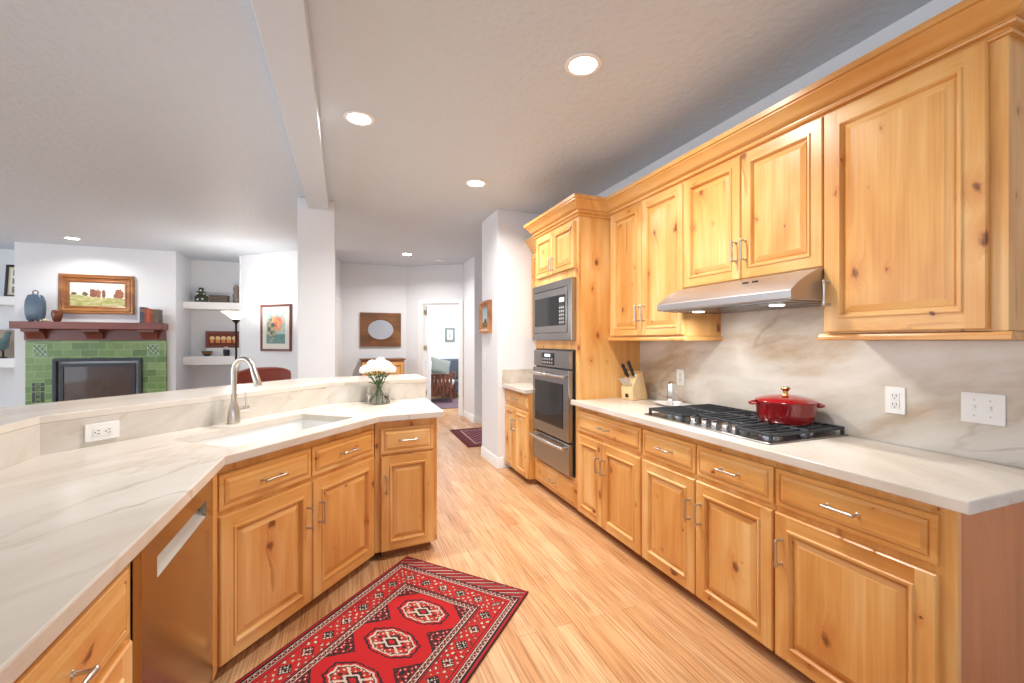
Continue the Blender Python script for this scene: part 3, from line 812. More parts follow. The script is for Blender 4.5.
def rrect(s0_, s1_, t0, t1, r, f, n=5):
    out = []
    for cs, ctt, a0 in ((s1_-r, t0+r, -PI/2), (s1_-r, t1-r, 0), (s0_+r, t1-r, PI/2), (s0_+r, t0+r, PI)):
        for k in range(n+1):
            a = a0+PI/2*k/n; out.append(f(cs+r*math.cos(a), ctt+r*math.sin(a)))
    return out
SK = (.115, .905, .115, .530)
pen_out = [(-.447, -.35), A, B, E_, P3, P2, P1, (-1.14, -.35)]
o = slab_with_hole('countertop', pen_out, rrect(*SK, .03, onD), .874, .914, M_STONE, .005)
tag(o, 'long angled cream stone countertop of the peninsula with a cut-out for the sink', 'countertop')
# sink
mb = MB()
top = [tuple(p) for p in rrect(SK[0]-.006, SK[1]+.006, SK[2]-.006, SK[3]+.006, .035, onD)]
low = [tuple(p) for p in rrect(SK[0]+.006, SK[1]-.006, SK[2]+.006, SK[3]-.006, .045, onD)]
fl = [tuple(p) for p in rrect(SK[0]+.03, SK[1]-.03, SK[2]+.03, SK[3]-.03, .03, onD)]
rim = [tuple(p) for p in rrect(SK[0]-.03, SK[1]+.03, SK[2]-.03, SK[3]+.03, .05, onD)]
n_ = len(top)
layers = [(rim, .8735), (top, .8735), (low, .72), (fl, .695)]
vs = [(x, y, z) for L_, z in layers for x, y in L_]
fs = [(i*n_+k, i*n_+(k+1) % n_, (i+1)*n_+(k+1) % n_, (i+1)*n_+k) for i in range(3) for k in range(n_)]+[tuple(range(3*n_, 4*n_))]
sinkroot = thing('kitchen_sink', 'white undermount sink basin set in the angled countertop', 'sink', (0, 0, 0))
mb.add(vs, fs, 0, False); ob = mb.build('basin', M_CERAM, sinkroot); md = ob.modifiers.new('solid', 'SOLIDIFY'); md.thickness = .006; md.offset = -1
dc = onD(.50, .32); MB().lathe([(.045, .697), (.045, .700), (.03, .701), (.001, .699)], 24, (dc.x, dc.y)).build('drain', M_CHROME, sinkroot)

# raised ledge: stone face, pony wall and bar top
Q1 = Vector((-1.64, 2.50)); Q2 = Vector((-.331, 3.95)); Q3 = Vector((.622, 4.095))
def off_line(pts, d):
    out = []
    for i, p in enumerate(pts):
        d0 = (p-pts[i-1]).normalized() if i else (pts[1]-p).normalized()
        d1_ = (pts[i+1]-p).normalized() if i < len(pts)-1 else d0
        n0 = Vector((-d0.y, d0.x)); n1 = Vector((-d1_.y, d1_.x)); b = n0+n1; b /= b.dot(n0); out.append(p+b*d)
    return out
fr = [Vector((-1.14, -.35)), P1, P2, P3]
f1 = off_line(fr, .001); f2 = off_line(fr, .020); f3 = off_line(fr, .021); f4 = off_line(fr, .13)
tag(MB().add([], []).prism([tuple(p) for p in f1]+[tuple(p) for p in f2[::-1]], .874, 1.0395).build('stone_upstand', M_UPSTAND), 'upright stone face between peninsula countertop and raised bar ledge', 'backsplash')
struct(MB().prism([tuple(p) for p in f3]+[tuple(p) for p in f4[::-1]], 0, 1.039).build('wall_peninsula', M_WALL))
o = slab_with_hole('bar_counter', [(-1.143, -.35), P1+Vector((-.004, .003)), P2+Vector((-.003, .002)), Vector((.622, 3.538)), Q3, Q2, Q1, (-1.64, -.35)], None, 1.0397, 1.070, M_STONE, .002)
tag(o, 'raised cream stone bar ledge along the back of the peninsula', 'bar counter')

# sink cabinet on the diagonal
c = thing('sink_cabinet', 'knotty wooden sink cabinet on the diagonal with two drawer fronts and two doors', 'cabinet', (A.x+nn.x*.03, A.y+nn.y*.03, 0), dang)
W = (B-A).length; e1 = .012
mb = MB().box(-.020, W+.018, .0205, .045, .055, .872); mb.build('face_frame', M_WV, c)
MB().box(.03, W-.03, .046, .52, .055, .60).build('carcass', M_WV, c)
MB().box(-.03, W+.03, .07, .09, .001, .054).build('toe_kick', M_TOE, c)
drawer(c, .004, .484, .682, .832); drawer(c, .492, .984, .682, .832)
door(c, .004, .484, .058, .660, (.455, .49, False)); door(c, .492, .984, .058, .660, (.536, .49, False))
# end cabinet
c = thing('base_cabinet', 'narrow knotty end cabinet of the peninsula with one drawer and one door', 'cabinet', (B.x+.004+en.x*.032, B.y+en.y*.032, 0), eang)
W2 = .380
mb = MB().box(-.020, W2, .0205, .040, .055, .872); mb.build('face_frame', M_WV, c)
MB().box(.035, W2, .0405, .62, .055, .872).build('carcass', M_WV, c)
MB().box(.03, W2-.03, .07, .09, .001, .054).build('toe_kick', M_TOE, c)
drawer(c, .014, W2-.028, .668, .828); door(c, .014, W2-.028, .058, .652, (.046, .48, False), fr=.058)
# near cabinet and dishwasher on the left run: local x runs away from the camera
LX = -.475
c = thing('base_cabinet', 'knotty wooden cabinet with drawer at lower left next to the dishwasher', 'cabinet', (LX, .69, 0), PI/2)
MB().box(0, .652, .0205, .040, .055, .872).build('face_frame', M_WV, c)
MB().box(0, .637, .0405, .62, .055, .872).build('carcass', M_WV, c)
MB().box(0, .637, .075, .095, .001, .054).build('toe_kick', M_TOE, c)
drawer(c, .010, .612, .672, .826); door(c, .010, .308, .058, .655, (.28, .49, False)); door(c, .314, .612, .058, .655, (.342, .49, False))
dw = thing('dishwasher', 'stainless steel dishwasher under the countertop reflecting the orange floor and cabinets', 'dishwasher', (LX, 1.345, 0), PI/2)
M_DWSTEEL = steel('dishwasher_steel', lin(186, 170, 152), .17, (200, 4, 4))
mb = MB()                                                          # front panel with a pocket for the grip
X0, X1, Z0, Z1 = .004, .634, .090, .866; px0, px1, pz0, pz1 = .100, .548, .728, .788
for q in ((X0, px0, Z0, Z1), (px1, X1, Z0, Z1), (px0, px1, Z0, pz0), (px0, px1, pz1, Z1)): mb.box(q[0], q[1], 0, .0195, q[2], q[3])
mb.build('door_panel', M_DWSTEEL, dw)
g_ = MB().add([(px0, .062, pz1), (px1, .062, pz1), (px1, .001, pz0), (px0, .001, pz0), (px0, .062, pz0), (px1, .062, pz0)], [(3, 2, 1, 0), (0, 3, 4), (1, 5, 2), (0, 4, 5, 1), (3, 2, 5, 4)])
g_.build('pocket_handle', plain('satin_pocket_steel', lin(172, 166, 158), .5, 1.0, var=.03), dw)
MB().box(px0-.01, px0-.001, .0205, .062, pz0, pz1).box(px1+.001, px1+.01, .0205, .062, pz0, pz1).build('pocket_side', M_STEEL, dw)
MB().box(X0+.004, X1-.004, .0635, .60, .06, .866).box(X0+.004, X1-.004, .0205, .0625, .06, .720).build('body', M_BLACK, dw)
MB().box(X0, X1, .06, .08, .001, .058).build('toe_panel', M_BLACK, dw)
tag(MB().box(-.510, -.477, 1.982, 2.050, .055, .872).build('filler_strip', M_WV), 'narrow wooden filler strip between dishwasher and sink cabinet', 'filler strip')

# outlet lying sideways on the stone upstand
d12 = (P2-P1).normalized(); n12 = Vector((-d12.y, d12.x))
q = P1+d12*.200
p = thing('wall_outlet', 'white sideways outlet plate on the stone face behind the peninsula counter', 'outlet', (q.x+n12.x*.0005, q.y+n12.y*.0005, .972), math.atan2(d12.y, d12.x))
MB().box(-.062, .062, -.006, 0, -.038, .038).build('cover_plate', M_WHITEPL, p, .002)
MB().box(-.036, .036, -.0085, -.0062, -.018, .018).build('receptacle', M_CERAM, p, .001)
sl = MB()
for xc in (-.019, .019): sl.box(xc-.002, xc+.008, -.0092, -.0087, -.008, -.0055).box(xc-.002, xc+.008, -.0092, -.0087, .0055, .008).box(xc-.012, xc-.007, -.0092, -.0087, -.002, .002)
sl.build('slots', M_DARK, p)

# faucet
fb = onD(.515, .615)
fc = thing('kitchen_faucet', 'brushed nickel gooseneck faucet with pull-down spout behind the sink', 'faucet', (fb.x, fb.y, .9145), dang)   # local -y toward the sink
mb = MB().lathe([(.031, 0), (.032, .004), (.0315, .03), (.029, .06), (.024, .085), (.018, .105), (.0155, .12)], 28)
R = .074
pts = [(0, 0, .115), (0, 0, .20), (0, 0, .285)]+[(0, -R+R*math.cos(a), .285+R*math.sin(a)) for a in [PI*k/12 for k in range(1, 12)]]
mb.tube(pts, .0145, 16)
mb.build('faucet_body', M_NICKEL, fc)
e = Vector(pts[-1]); dv = (e-Vector(pts[-2])).normalized()
MB().tube([e-dv*.002, e+dv*.02, e+dv*.09, e+dv*.098], [.0155, .0165, .0195, .0175], 18).build('spray_head', M_NICKEL, fc)
lv = MB().tube([(.026, 0, .072), (.082, -.010, .075)], .014, 16)
lv.tube([(.070, -.008, .080), (.064, -.012, .115), (.052, -.020, .165)], [.0065, .006, .005], 10)
lv.build('lever_handle', M_CHROME, fc)

# ------------------------------------------------------------------ vase of flowers
VX, VY = .235, 3.355
vz = thing('glass_vase', 'clear glass vase holding a bunch of white flowers at the counter end', 'vase', (VX, VY, .9145))
MB().lathe([(.078, 0), (.083, .004), (.083, .120), (.080, .120), (.080, .008), (.001, .008)], 40).build('glass', M_GLASS, vz)
MB().lathe([(.001, .0085), (.0795, .0085), (.0795, .065), (.001, .065)], 40).build('water', M_WATER, vz)
bq = thing('flower_bouquet', 'bunch of round white blooms on green stems standing in the glass vase', 'flowers', (VX, VY, .9145))
random.seed(3)
heads = [(-.078, -.02, .250), (-.030, -.055, .262), (.030, -.055, .258), (.080, -.02, .245), (-.045, .035, .280), (.012, .000, .300), (.055, .045, .272), (-.095, .045, .240), (.0, .07, .262)]
for i, (hx, hy, hz) in enumerate(heads):
    st = MB(); a = random.random()*6.28; fx, fy = .058*math.cos(a), .058*math.sin(a)
    st.tube([(fx, fy, .012), (hx*.15-fx*.1, hy*.15-fy*.1, .125), (hx*.6, hy*.6, .19), (hx, hy, hz-.02)], .0035, 8)
    st.build('stem', M_STEM, bq)
    fl_ = MB(); R0 = .040
    for ring, (nr, el, sc_) in enumerate(((1, 90, .5), (5, 62, .6), (8, 34, .8), (10, 8, 1.), (9, -18, 1.))):
        for k in range(nr):
            az = 2*PI*k/nr+ring*.6+random.random()*.3; e_ = math.radians(el)
            d3 = Vector((math.cos(az)*math.cos(e_), math.sin(az)*math.cos(e_), math.sin(e_)))
            c3 = Vector((hx, hy, hz))+d3*R0*.72
            fl_.ball(c3, R0*.40, 0, 8, (1, 1, .75))
    fl_.build('bloom', M_PETAL, bq)
for k in range(26):
    a = random.random()*6.28; r = .025+random.random()*.045; z = .135+random.random()*.085
    c3 = Vector((r*math.cos(a), r*math.sin(a), z)); d3 = Vector((math.cos(a+.5), math.sin(a+.5), .5-random.random())).normalized()
    s3 = Vector((-d3.y, d3.x, .3)).normalized(); L = .045
    mb = MB(); up3 = d3.cross(s3).normalized()*.001
    ring = [c3-d3*L*.5, c3-s3*.011, c3+d3*L*.1-s3*.012, c3+d3*L*.5, c3+d3*L*.1+s3*.012, c3+s3*.011]
    mb.add([p+up3 for p in ring]+[p-up3 for p in ring], [(0, 1, 2, 3, 4, 5), (11, 10, 9, 8, 7, 6)]+[(i, i+6, (i+1) % 6+6, (i+1) % 6) for i in range(6)])
    mb.build('leaf', M_LEAF, bq)

# ------------------------------------------------------------------ the red rug
RED, DRED, BLK, CRM, ORG = lin(172, 5, 16), lin(104, 10, 20), lin(26, 16, 24), lin(190, 174, 158), lin(150, 46, 28)
def tri(x): return abs((x % 1.)-.5)*2
def guard(x, y):       # x 0..1 across a narrow band, y metres along
    if x < .14 or x > .86: return BLK
    if x < .22 or x > .78: return CRM
    z = tri(y/.026)
    k = abs((x-.22)/.56-z)
    return CRM if k < .13 else (DRED if k < .30 else (BLK if k < .42 else DRED))
def mainb(x, y):
    p = (y/.115) % 1.; cx = (p-.5)*.115; cy = (x-.5)*.095; r = abs(cx)+abs(cy)
    k = int(y/.115) % 2
    t_ = math.sin(cx*330)*math.cos(cy*330)+.7*noise.noise((x*9, y*60, 1))
    if r < .010: return BLK
    if r < .030: return (CRM if t_ > .05 else DRED) if k else (CRM if t_ > .25 else BLK)
    if r < .036: return BLK
    if r < .052: return RED if t_ < .3 else ORG
    g = math.sin(y*150)*math.sin(x*14)+.9*noise.noise((x*9, y*70, 5))-.15
    return RED if g > -.1 else (CRM if g < -.78 else (DRED if g < -.45 else ORG))
def gul(dx, dy):       # dx across, dy along; returns colour or None
    ax, ay = abs(dx), abs(dy)
    hex_ = max(ax/.140, ay/.084, (ax/.140+ay/.084)/1.42)
    hex_ += .03*(math.cos(ax*120)*math.cos(ay*150))
    if hex_ > 1.0: return None
    if hex_ > .92: return BLK
    if hex_ > .82: return RED
    if hex_ > .74: return CRM
    if hex_ > .70: return BLK
    d = abs(ax/.140)+abs(ay/.084)
    if d < .16: return RED
    if d < .30: return BLK
    if abs(ax*.084/.140-ay) < .006: return CRM
    if d < .42: return CRM
    s = math.sin(ax*190)*math.sin(ay*190)
    if d < .60: return BLK if s > -.2 else RED
    return ORG if s > .0 else (RED if s > -.6 else CRM)
RWD, RLN = .85, 1.26
def rug_col(u, v):
    x = u*RWD; y = v*RLN                     # y from the far end
    e = min(x, RWD-x)
    if e < .018: return BLK if e < .005 else (DRED if e < .010 else RED)
    yy = y
    if yy < .012: return DRED
    if yy < .085:                              # kilim end with slanted bars
        q = ((x*1.2+(yy-.012)*2.4)/.085) % 1.
        return CRM if q < .14 else (BLK if q < .34 else (RED if q < .62 else DRED))
    e2 = min(e-.022, yy-.085)
    al = y if e-.022 <= yy-.085 else x
    if e2 < .040: return guard(e2/.040, al)
    if e2 < .055: return BLK if e2 > .05 else RED
    if e2 < .150: return mainb((e2-.055)/.095, al)
    if e2 < .160: return BLK if e2 < .155 else RED
    if e2 < .200: return guard((e2-.160)/.040, al)
    fx = x-RWD/2; fy = y-.405
    k = round(fy/.242)
    g = gul(fx, fy-k*.242)
    if g: return g
    k2 = math.floor(fy/.242)+.5; gy = fy-k2*.242; gx = (RWD/2-.222)-abs(fx)
    t_ = gx/.095+abs(gy)/.085
    if t_ < 1.0:
        if t_ > .90: return BLK
        s = math.sin(gx*200+3*noise.noise((gx*30, gy*30, 0)))*math.sin(abs(gy)*210)
        return BLK if s > .15 else (DRED if s > -.3 else (RED if s > -.75 else CRM))
    return RED
def rug(name, c0, ax, ay, W_, L_, nx, ny, fn, label, z=.0105):
    c0, ax, ay = Vector(c0), Vector(ax).normalized(), Vector(ay).normalized()
    vs = []
    for j in range(ny+1):
        for i in range(nx+1):
            q = c0+ax*(W_*i/nx)+ay*(L_*j/ny); vs.append((q.x, q.y, z+.0007*math.sin(i*.11)*math.sin(j*.07)))
    nb = len(vs)
    fs = [(j*(nx+1)+i, (j+1)*(nx+1)+i, (j+1)*(nx+1)+i+1, j*(nx+1)+i+1) for j in range(ny) for i in range(nx)]
    ntop = len(fs)
    edge = [i for i in range(nx+1)]+[(j)*(nx+1)+nx for j in range(1, ny+1)]+[ny*(nx+1)+i for i in range(nx-1, -1, -1)]+[j*(nx+1) for j in range(ny-1, 0, -1)]
    vs += [(vs[k][0], vs[k][1], .001) for k in edge]; ne = len(edge)
    for k in range(ne): fs.append((edge[k], edge[(k+1) % ne], nb+(k+1) % ne, nb+k))
    fs.append(tuple(nb+k for k in range(ne))[::-1])
    me = bpy.data.meshes.new(name); me.from_pydata(vs, [], fs); me.materials.append(M_PILE)
    ca = me.color_attributes.new('Col', 'FLOAT_COLOR', 'CORNER'); buf = []
    for j in range(ny):
        for i in range(nx): buf += list(fn((i+.5)/nx, (j+.5)/ny))*4
    for k in range(ne): buf += list(DRED)*4
    buf += list(DRED)*ne
    ca.data.foreach_set('color', buf); me.update()
    o = bpy.data.objects.new(name, me); COL.objects.link(o)
    return tag(o, label, 'rug')
rug('area_rug', (.367, 2.813), (.664, -.748), (-.698, -.716), RWD, RLN, 212, 315, rug_col, 'bright red oriental rug with cream medallions on the floor before the sink cabinet')
def run_col(u, v):
    x = u*.75; y = v*1.15; e = min(x, .75-x, y, 1.15-y)
    if e < .03: return DRED
    if e < .05: return BLK
    if e < .13: return lin(96, 40, 60) if math.sin(x*90)*math.sin(y*90) > 0 else DRED
    if e < .15: return CRM
    s = math.sin(x*60)*math.sin(y*60)
    return lin(46, 36, 62) if s > .2 else (lin(120, 28, 50) if s > -.5 else lin(170, 120, 120))
rug('hall_runner', (1.505, 6.60), (1, .0), (-.02, -1.), .75, 1.15, 90, 130, run_col, 'small dark red patterned rug on the hallway floor by the corner')

# ------------------------------------------------------------------ recessed ceiling lights
def downlight(x, y, label, power=CAN_POWER, lens=None, col=(1, .965, .92)):
    p = thing('recessed_light', label, 'ceiling light', (x, y, CEIL), 0, 'recessed ceiling lights')
    MB().lathe([(.070, -.0005), (.095, -.0005), (.096, -.004), (.090, -.008), (.074, -.009), (.070, -.006), (.070, -.0005)], 40).build('trim_ring', M_TRIM, p)
    MB().lathe([(.001, -.0045), (.0695, -.0045), (.0695, -.0005), (.001, -.0005)], 40).build('lens', lens or M_LENS, p)
    l = bpy.data.lights.new('lamp', 'AREA'); l.shape = 'DISK'; l.size = .13; l.energy = power; l.color = col; l.spread = math.radians(150)
    lo = bpy.data.objects.new('lamp', l); COL.objects.link(lo); lo.parent = p; lo.location = (0, 0, -.012)
    return p
downlight(1.147, 1.965, 'large bright recessed ceiling light nearest the wall cabinets')
downlight(.084, 2.949, 'bright recessed ceiling light beside the beam')
downlight(1.103, 3.780, 'smaller recessed ceiling light above the oven tower aisle')
downlight(.946, 7.252, 'distant recessed ceiling light in the hallway')
downlight(-3.52, 7.79, 'recessed light in the living room ceiling before the mantel painting', CAN_POWER*.4)
for x, y in ((1.15, .1), (.08, 1.0), (-1.3, 1.4), (-2.9, 3.6), (-.9, 6.4)):
    pass
sd = thing('smoke_detector', 'small round white smoke detector on the hallway ceiling', 'smoke detector', (1.54, 7.55, CEIL))
MB().lathe([(.065, -.0005), (.068, -.010), (.062, -.028), (.040, -.036), (.001, -.037)], 32).build('housing', M_WHITEPL, sd)
MB().lathe([(.030, -.0375), (.030, -.040), (.001, -.0405)], 20).build('vent', M_NICKEL, sd)

# ------------------------------------------------------------------ framed pictures
def framed(name, label, cat, loc, rz, w, h, prof, mat, fn=None, nx=40, nz=30, mat_inset=0., group=None, art_mat=None, artname='picture'):
    p = thing(name, label, cat, loc, rz)
    fw = prof[-1][0]
    mb = MB().rings(0, w, 0, h, prof, 0, 0); mb.f.pop(-2); mb.m.pop(-2); mb.sm.pop(-2)   # open the middle
    yb = prof[-1][1]
    mb.build('frame', [mat], p)
    if mat_inset:
        MB().box(fw, w-fw, yb, yb+.002, fw, h-fw).build('mount', M_MAT, p)
    if fn: painted(artname, nx, nz, w-2*fw-2*mat_inset, h-2*fw-2*mat_inset, fn, p, M_CANVAS, fw+mat_inset, fw+mat_inset, yb-.001 if mat_inset else yb+.001)
    return p
def noise2(x, y, s=0.):
    return noise.noise((x*4, y*4, s))+.6*noise.noise((x*11, y*11, s+3))+.35*noise.noise((x*27, y*27, s+7))
def mixl(a, b, t): return tuple(a[i]*(1-t)+b[i]*t for i in range(3))
def landscape(u, v):
    n = noise2(u*2, v*2)
    hill = .46-.14*u+.02*math.sin(u*9)
    if v < hill: return mixl(lin(150, 158, 84), lin(206, 196, 150), min(1, max(0, .5+.7*n+.5*noise.noise((u*5, v*34, 2)))))
    for cx, w_, h_, c in ((.07, .05, .10, lin(118, 104, 84)), (.27, .05, .15, lin(120, 98, 78)), (.42, .07, .30, lin(150, 92, 74)), (.51, .05, .33, lin(176, 116, 90)), (.61, .035, .34, lin(142, 104, 84)), (.90, .085, .36, lin(182, 112, 84)), (.82, .03, .16, lin(150, 104, 80))):
        if (abs(u-cx)/w_)**2+((v-hill-h_*.5)/(h_*.62))**2 < 1+.5*n: return mixl(c, lin(92, 66, 50), min(1, max(0, .35+.8*noise.noise((u*30, v*22, 5)))))
    return mixl(lin(248, 236, 220), lin(226, 222, 214), min(1, max(0, v+n*.3)))
PF = [(0, .030), (0, -.010), (.012, -.018), (.030, -.012), (.045, -.020), (.060, -.004), (.085, .004), (.098, -.002), (.115, .006), (.118, .014)]
framed('mantel_painting', 'gilt-framed landscape painting with autumn trees hung above the mantel', 'painting', (-3.92, 8.338, 1.785), 0, .885, .585, PF, M_GILT, landscape, 90, 54)
def flowers_(u, v):
    n = noise2(u*1.7, v*1.9, 2); r = (u-.62)**2*3+(v-.66)**2*4
    if r < .22+.25*n: return mixl(lin(222, 90, 84), lin(240, 176, 120), min(1, max(0, .5+n)))
    r = (u-.3)**2*4+(v-.5)**2*2.2
    if r < .28+.2*n: return mixl(lin(70, 90, 86), lin(196, 186, 150), min(1, max(0, .45+1.1*n)))
    if v < .3: return mixl(lin(84, 130, 136), lin(120, 152, 140), .5+.5*n)
    return mixl(lin(150, 186, 190), lin(200, 210, 200), min(1, max(0, .5+n)))
PF2 = [(0, .024), (0, 0), (.006, -.006), (.022, -.006), (.034, .004), (.036, .012)]
ld_ = Vector((-.72+1.61, 7.58-8.36)).normalized(); ln_ = Vector((ld_.y, -ld_.x)); lang = math.atan2(ld_.y, ld_.x)
q = Vector((-1.61, 8.36))+ld_*.465+ln_*.030
framed('framed_print', 'colourful abstract print in a dark wood frame beside the white post', 'picture', (q.x, q.y, 1.215), lang, .64, .745, PF2, M_CHERRY, flowers_, 40, 50, .085)
def seascape(u, v):
    n = noise2(u*2, v*2, 4)
    if v < .25: return mixl(lin(90, 70, 50), lin(140, 120, 60), .5+.5*n)
    if v < .45 and abs(u-.5) < .25*(1-(v-.25)/.3): return lin(60, 66, 50)
    return mixl(lin(200, 214, 216), lin(150, 180, 190), v)
PF3 = [(0, .026), (0, -.012), (.010, -.020), (.030, -.020), (.046, -.006), (.066, -.002), (.070, .004)]
framed('hall_painting', 'small square painting in a thick golden wood frame on the white corner wall', 'painting', (1.5135, 5.0, 1.465), -PI/2, .36, .375, PF3, M_GILT, seascape, 30, 30)
p = thing('light_switch', 'white switch plate on the corner wall below the small square painting', 'light switch', (1.5395, 4.915, 1.145), -PI/2); outlet(p, .075, .17, 'switch1')
def sketch(u, v):
    n = noise2(u*3, v*3, 1); r = (u-.5)**2*5+(v-.5)**2*4
    return lin(110, 116, 116) if r < .35 and n > .05 else lin(236, 238, 236)
framed('framed_sketch', 'small grey-green framed sketch on the sitting room wall seen through the doorway', 'picture', (2.49, 11.470, 1.36), 0, .27, .38, [(0, .028), (0, 0), (.06, -.004), (.062, .006)], M_GREYFR, sketch, 24, 30)

# oval mirror in a square wooden frame
mr = thing('oval_mirror', 'oval mirror in a square rustic wood frame on the hallway wall', 'mirror', (.256, 8.445, 1.275))
W_, H_ = .734, .63; n = 48
mb = MB(); cx, cz = W_/2, H_/2
def sqp(a):
    c_, s_ = math.cos(a), math.sin(a); k = min((W_/2)/abs(c_) if abs(c_) > 1e-6 else 9, (H_/2)/abs(s_) if abs(s_) > 1e-6 else 9); return (cx+c_*k, cz+s_*k)
angs = sorted([2*PI*k/n for k in range(n)]+[math.atan2(H_, W_), PI-math.atan2(H_, W_), PI+math.atan2(H_, W_), 2*PI-math.atan2(H_, W_)]); n = len(angs)
loops = [[(x, .030, z) for x, z in map(sqp, angs)], [(x, .0, z) for x, z in map(sqp, angs)], [(cx+.250*math.cos(a), 0, cz+.205*math.sin(a)) for a in angs], [(cx+.240*math.cos(a), -.012, cz+.195*math.sin(a)) for a in angs], [(cx+.226*math.cos(a), .008, cz+.181*math.sin(a)) for a in angs]]
vs = [p_ for L_ in loops for p_ in L_]
fs = [(i*n+k, i*n+(k+1) % n, (i+1)*n+(k+1) % n, (i+1)*n+k) for i in range(4) for k in range(n)]
mb.add(vs, fs); mb.build('frame', M_DARKWOOD, mr)
MB().add([(cx+.228*math.cos(a), .007, cz+.183*math.sin(a)) for a in angs], [tuple(range(n))]).build('mirror_glass', M_MIRROR, mr)

# wooden hall cabinet below the mirror
hc = thing('hall_cabinet', 'brown wooden hall cabinet with framed front under the oval mirror', 'cabinet', (.265, 8.05, 0))
MB().box(0, .74, .0, .38, .001, 1.035).build('carcass', M_GILT, hc, .004)
MB().box(-.02, .76, -.02, .40, 1.036, 1.062).build('top', M_DARKWOOD, hc, .004)
for a_, b_ in ((.01, .365), (.375, .73)): door(hc, a_, b_, .10, 1.0, (.335 if a_ < .1 else .405, .6, False), yf=-.021, fr=.05)

# ------------------------------------------------------------------ fireplace wall
fp = thing('fireplace', 'black-framed glass gas fireplace set in the green tile surround', 'fireplace', (-3.976, 8.33, .40))
FW, FH = 1.05, .718
def hollow(mb, x0, x1, z0, z1, t_, y0, y1):
    mb.box(x0, x1, y0, y1, z1-t_, z1).box(x0, x1, y0, y1, z0, z0+t_).box(x0, x0+t_, y0, y1, z0+t_, z1-t_).box(x1-t_, x1, y0, y1, z0+t_, z1-t_); return mb
hollow(MB(), 0, FW, 0, FH, .042, -.030, .038).build('outer_frame', plain('slate_black_metal', lin(40, 46, 58), .4), fp, .003)
hollow(MB(), .075, FW-.085, .03, FH-.075, .045, -.016, .014).build('door_frame', plain('slate_metal', lin(38, 41, 50), .35), fp, .003)
MB().box(.118, FW-.128, -.004, .0, .073, FH-.118).build('glass_panel', plain('dark_fire_glass', lin(92, 72, 66), .04, var=.7, scale=9), fp)
lg = MB()
for k in range(5): lg.tube([(.2+.13*k, .02, .10), (.30+.13*k, .03, .13+.02*(k % 2))], .024, 10)
lg.build('log', M_BRICKIN, fp)
sr = thing('tile_surround', 'green glazed tile surround framing the fireplace', 'fireplace surround', (-4.283, 8.368, 0))
SW, SH = 1.66, 1.386; ox = .307
mb = MB().box(0, ox-.0, -.038, 0, .0005, SH).box(ox+FW+.0, SW, -.038, 0, .0005, SH).box(ox, ox+FW, -.038, 0, .40+FH+.001, SH).box(ox, ox+FW, -.038, 0, .0005, .399)
mb.build('tile_field', M_TILE, sr)
def deco(u, v):
    n = math.sin(u*16)*math.cos(v*14)+.6*math.sin((u+v)*21)
    if min(u, v, 1-u, 1-v) < .06: return lin(176, 190, 140)
    return mixl(lin(112, 160, 120), lin(56, 76, 66), 1) if n > .55 else (lin(170, 196, 176) if n < -.7 else lin(124, 158, 100))
def grille(u, v):
    a = min(u, 1-u)
    if a < .05 or min(v, 1-v) < .03: return lin(150, 176, 110)
    if abs(v-.55) < .02 or abs(v-.80) < .012 or abs((u % .333)-.16) > .150: return lin(134, 160, 96)
    return lin(34, 44, 26) if (abs(u-.5) > .12 or math.sin(v*26) > -.2) else lin(92, 122, 58)
painted('relief_tile', 24, 24, .155, .195, deco, sr, M_GLAZED, .083, 1.135, -.040)
painted('relief_tile', 24, 24, .155, .190, deco, sr, M_GLAZED, 1.417, 1.138, -.040)
painted('grille_tile', 30, 42, .150, .300, grille, sr, M_GLAZED, .066, .478, -.040)

mt = thing('mantel', 'cherry wood mantel shelf on three brackets over the green tiles', 'mantel', (-4.335, 8.10, 1.385))
MB().box(0, 1.730, 0, .268, .165, .267).build('shelf_board', M_CHERRY, mt, .004)
MB().box(.052, 1.705, .20, .268, .004, .164).build('fascia', M_CHERRY, mt, .003)
for x, x2 in ((.10, .42), (.76, 1.05), (1.42, 1.72)):
    prof = [(.199, .025), (.199, .164), (.03, .164), (.03, .125), (.085, .120), (.13, .095), (.155, .055), (.165, .025)]
    MB().extrude_x(prof, x, x+.20).build('bracket', M_CHERRY, mt, .003)
# things on the mantel
cn = thing('lidded_jar', 'tall blue-grey ceramic lidded jar at the left end of the mantel', 'jar', (-4.112, 8.21, 1.6525))
sq = []
def superlathe(mb, prof, n=36, e=.38, mat=0):
    vs = []
    for r, z in prof:
        for k in range(n):
            a = 2*PI*k/n; c_, s_ = math.cos(a), math.sin(a)
            vs.append((math.copysign(abs(c_)**e, c_)*r, math.copysign(abs(s_)**e, s_)*r*.75, z))
    fs = [(i*n+k, i*n+(k+1) % n, (i+1)*n+(k+1) % n, (i+1)*n+k) for i in range(len(prof)-1) for k in range(n)]
    fs += [tuple(range(n))[::-1], tuple(range((len(prof)-1)*n, len(prof)*n))]
    return mb.add(vs, fs, mat, True)
superlathe(MB(), [(.066, .014), (.084, .03), (.097, .12), (.100, .22), (.094, .30), (.080, .345)], e=.45).build('jar_body', M_BLUE, cn)
superlathe(MB(), [(.080, .346), (.082, .352), (.070, .378), (.030, .392)], e=.6).build('lid', M_BLUE, cn)
MB().tube([(.030*math.cos(a), 0, .415+.028*math.sin(a)) for a in [2*PI*k/16 for k in range(17)]], .006, 8).build('ring_handle', M_BRONZE, cn)
mb = MB()
for x in (-.05, .05):
    for y in (-.035, .035): mb.tube([(x, y, 0), (x, y, .014)], .012, 10)
mb.build('foot', M_BRONZE, cn)
p = thing('clay_pot', 'small rounded brown glazed pot on the mantel right of the blue jar', 'pot', (-3.872, 8.20, 1.6525))
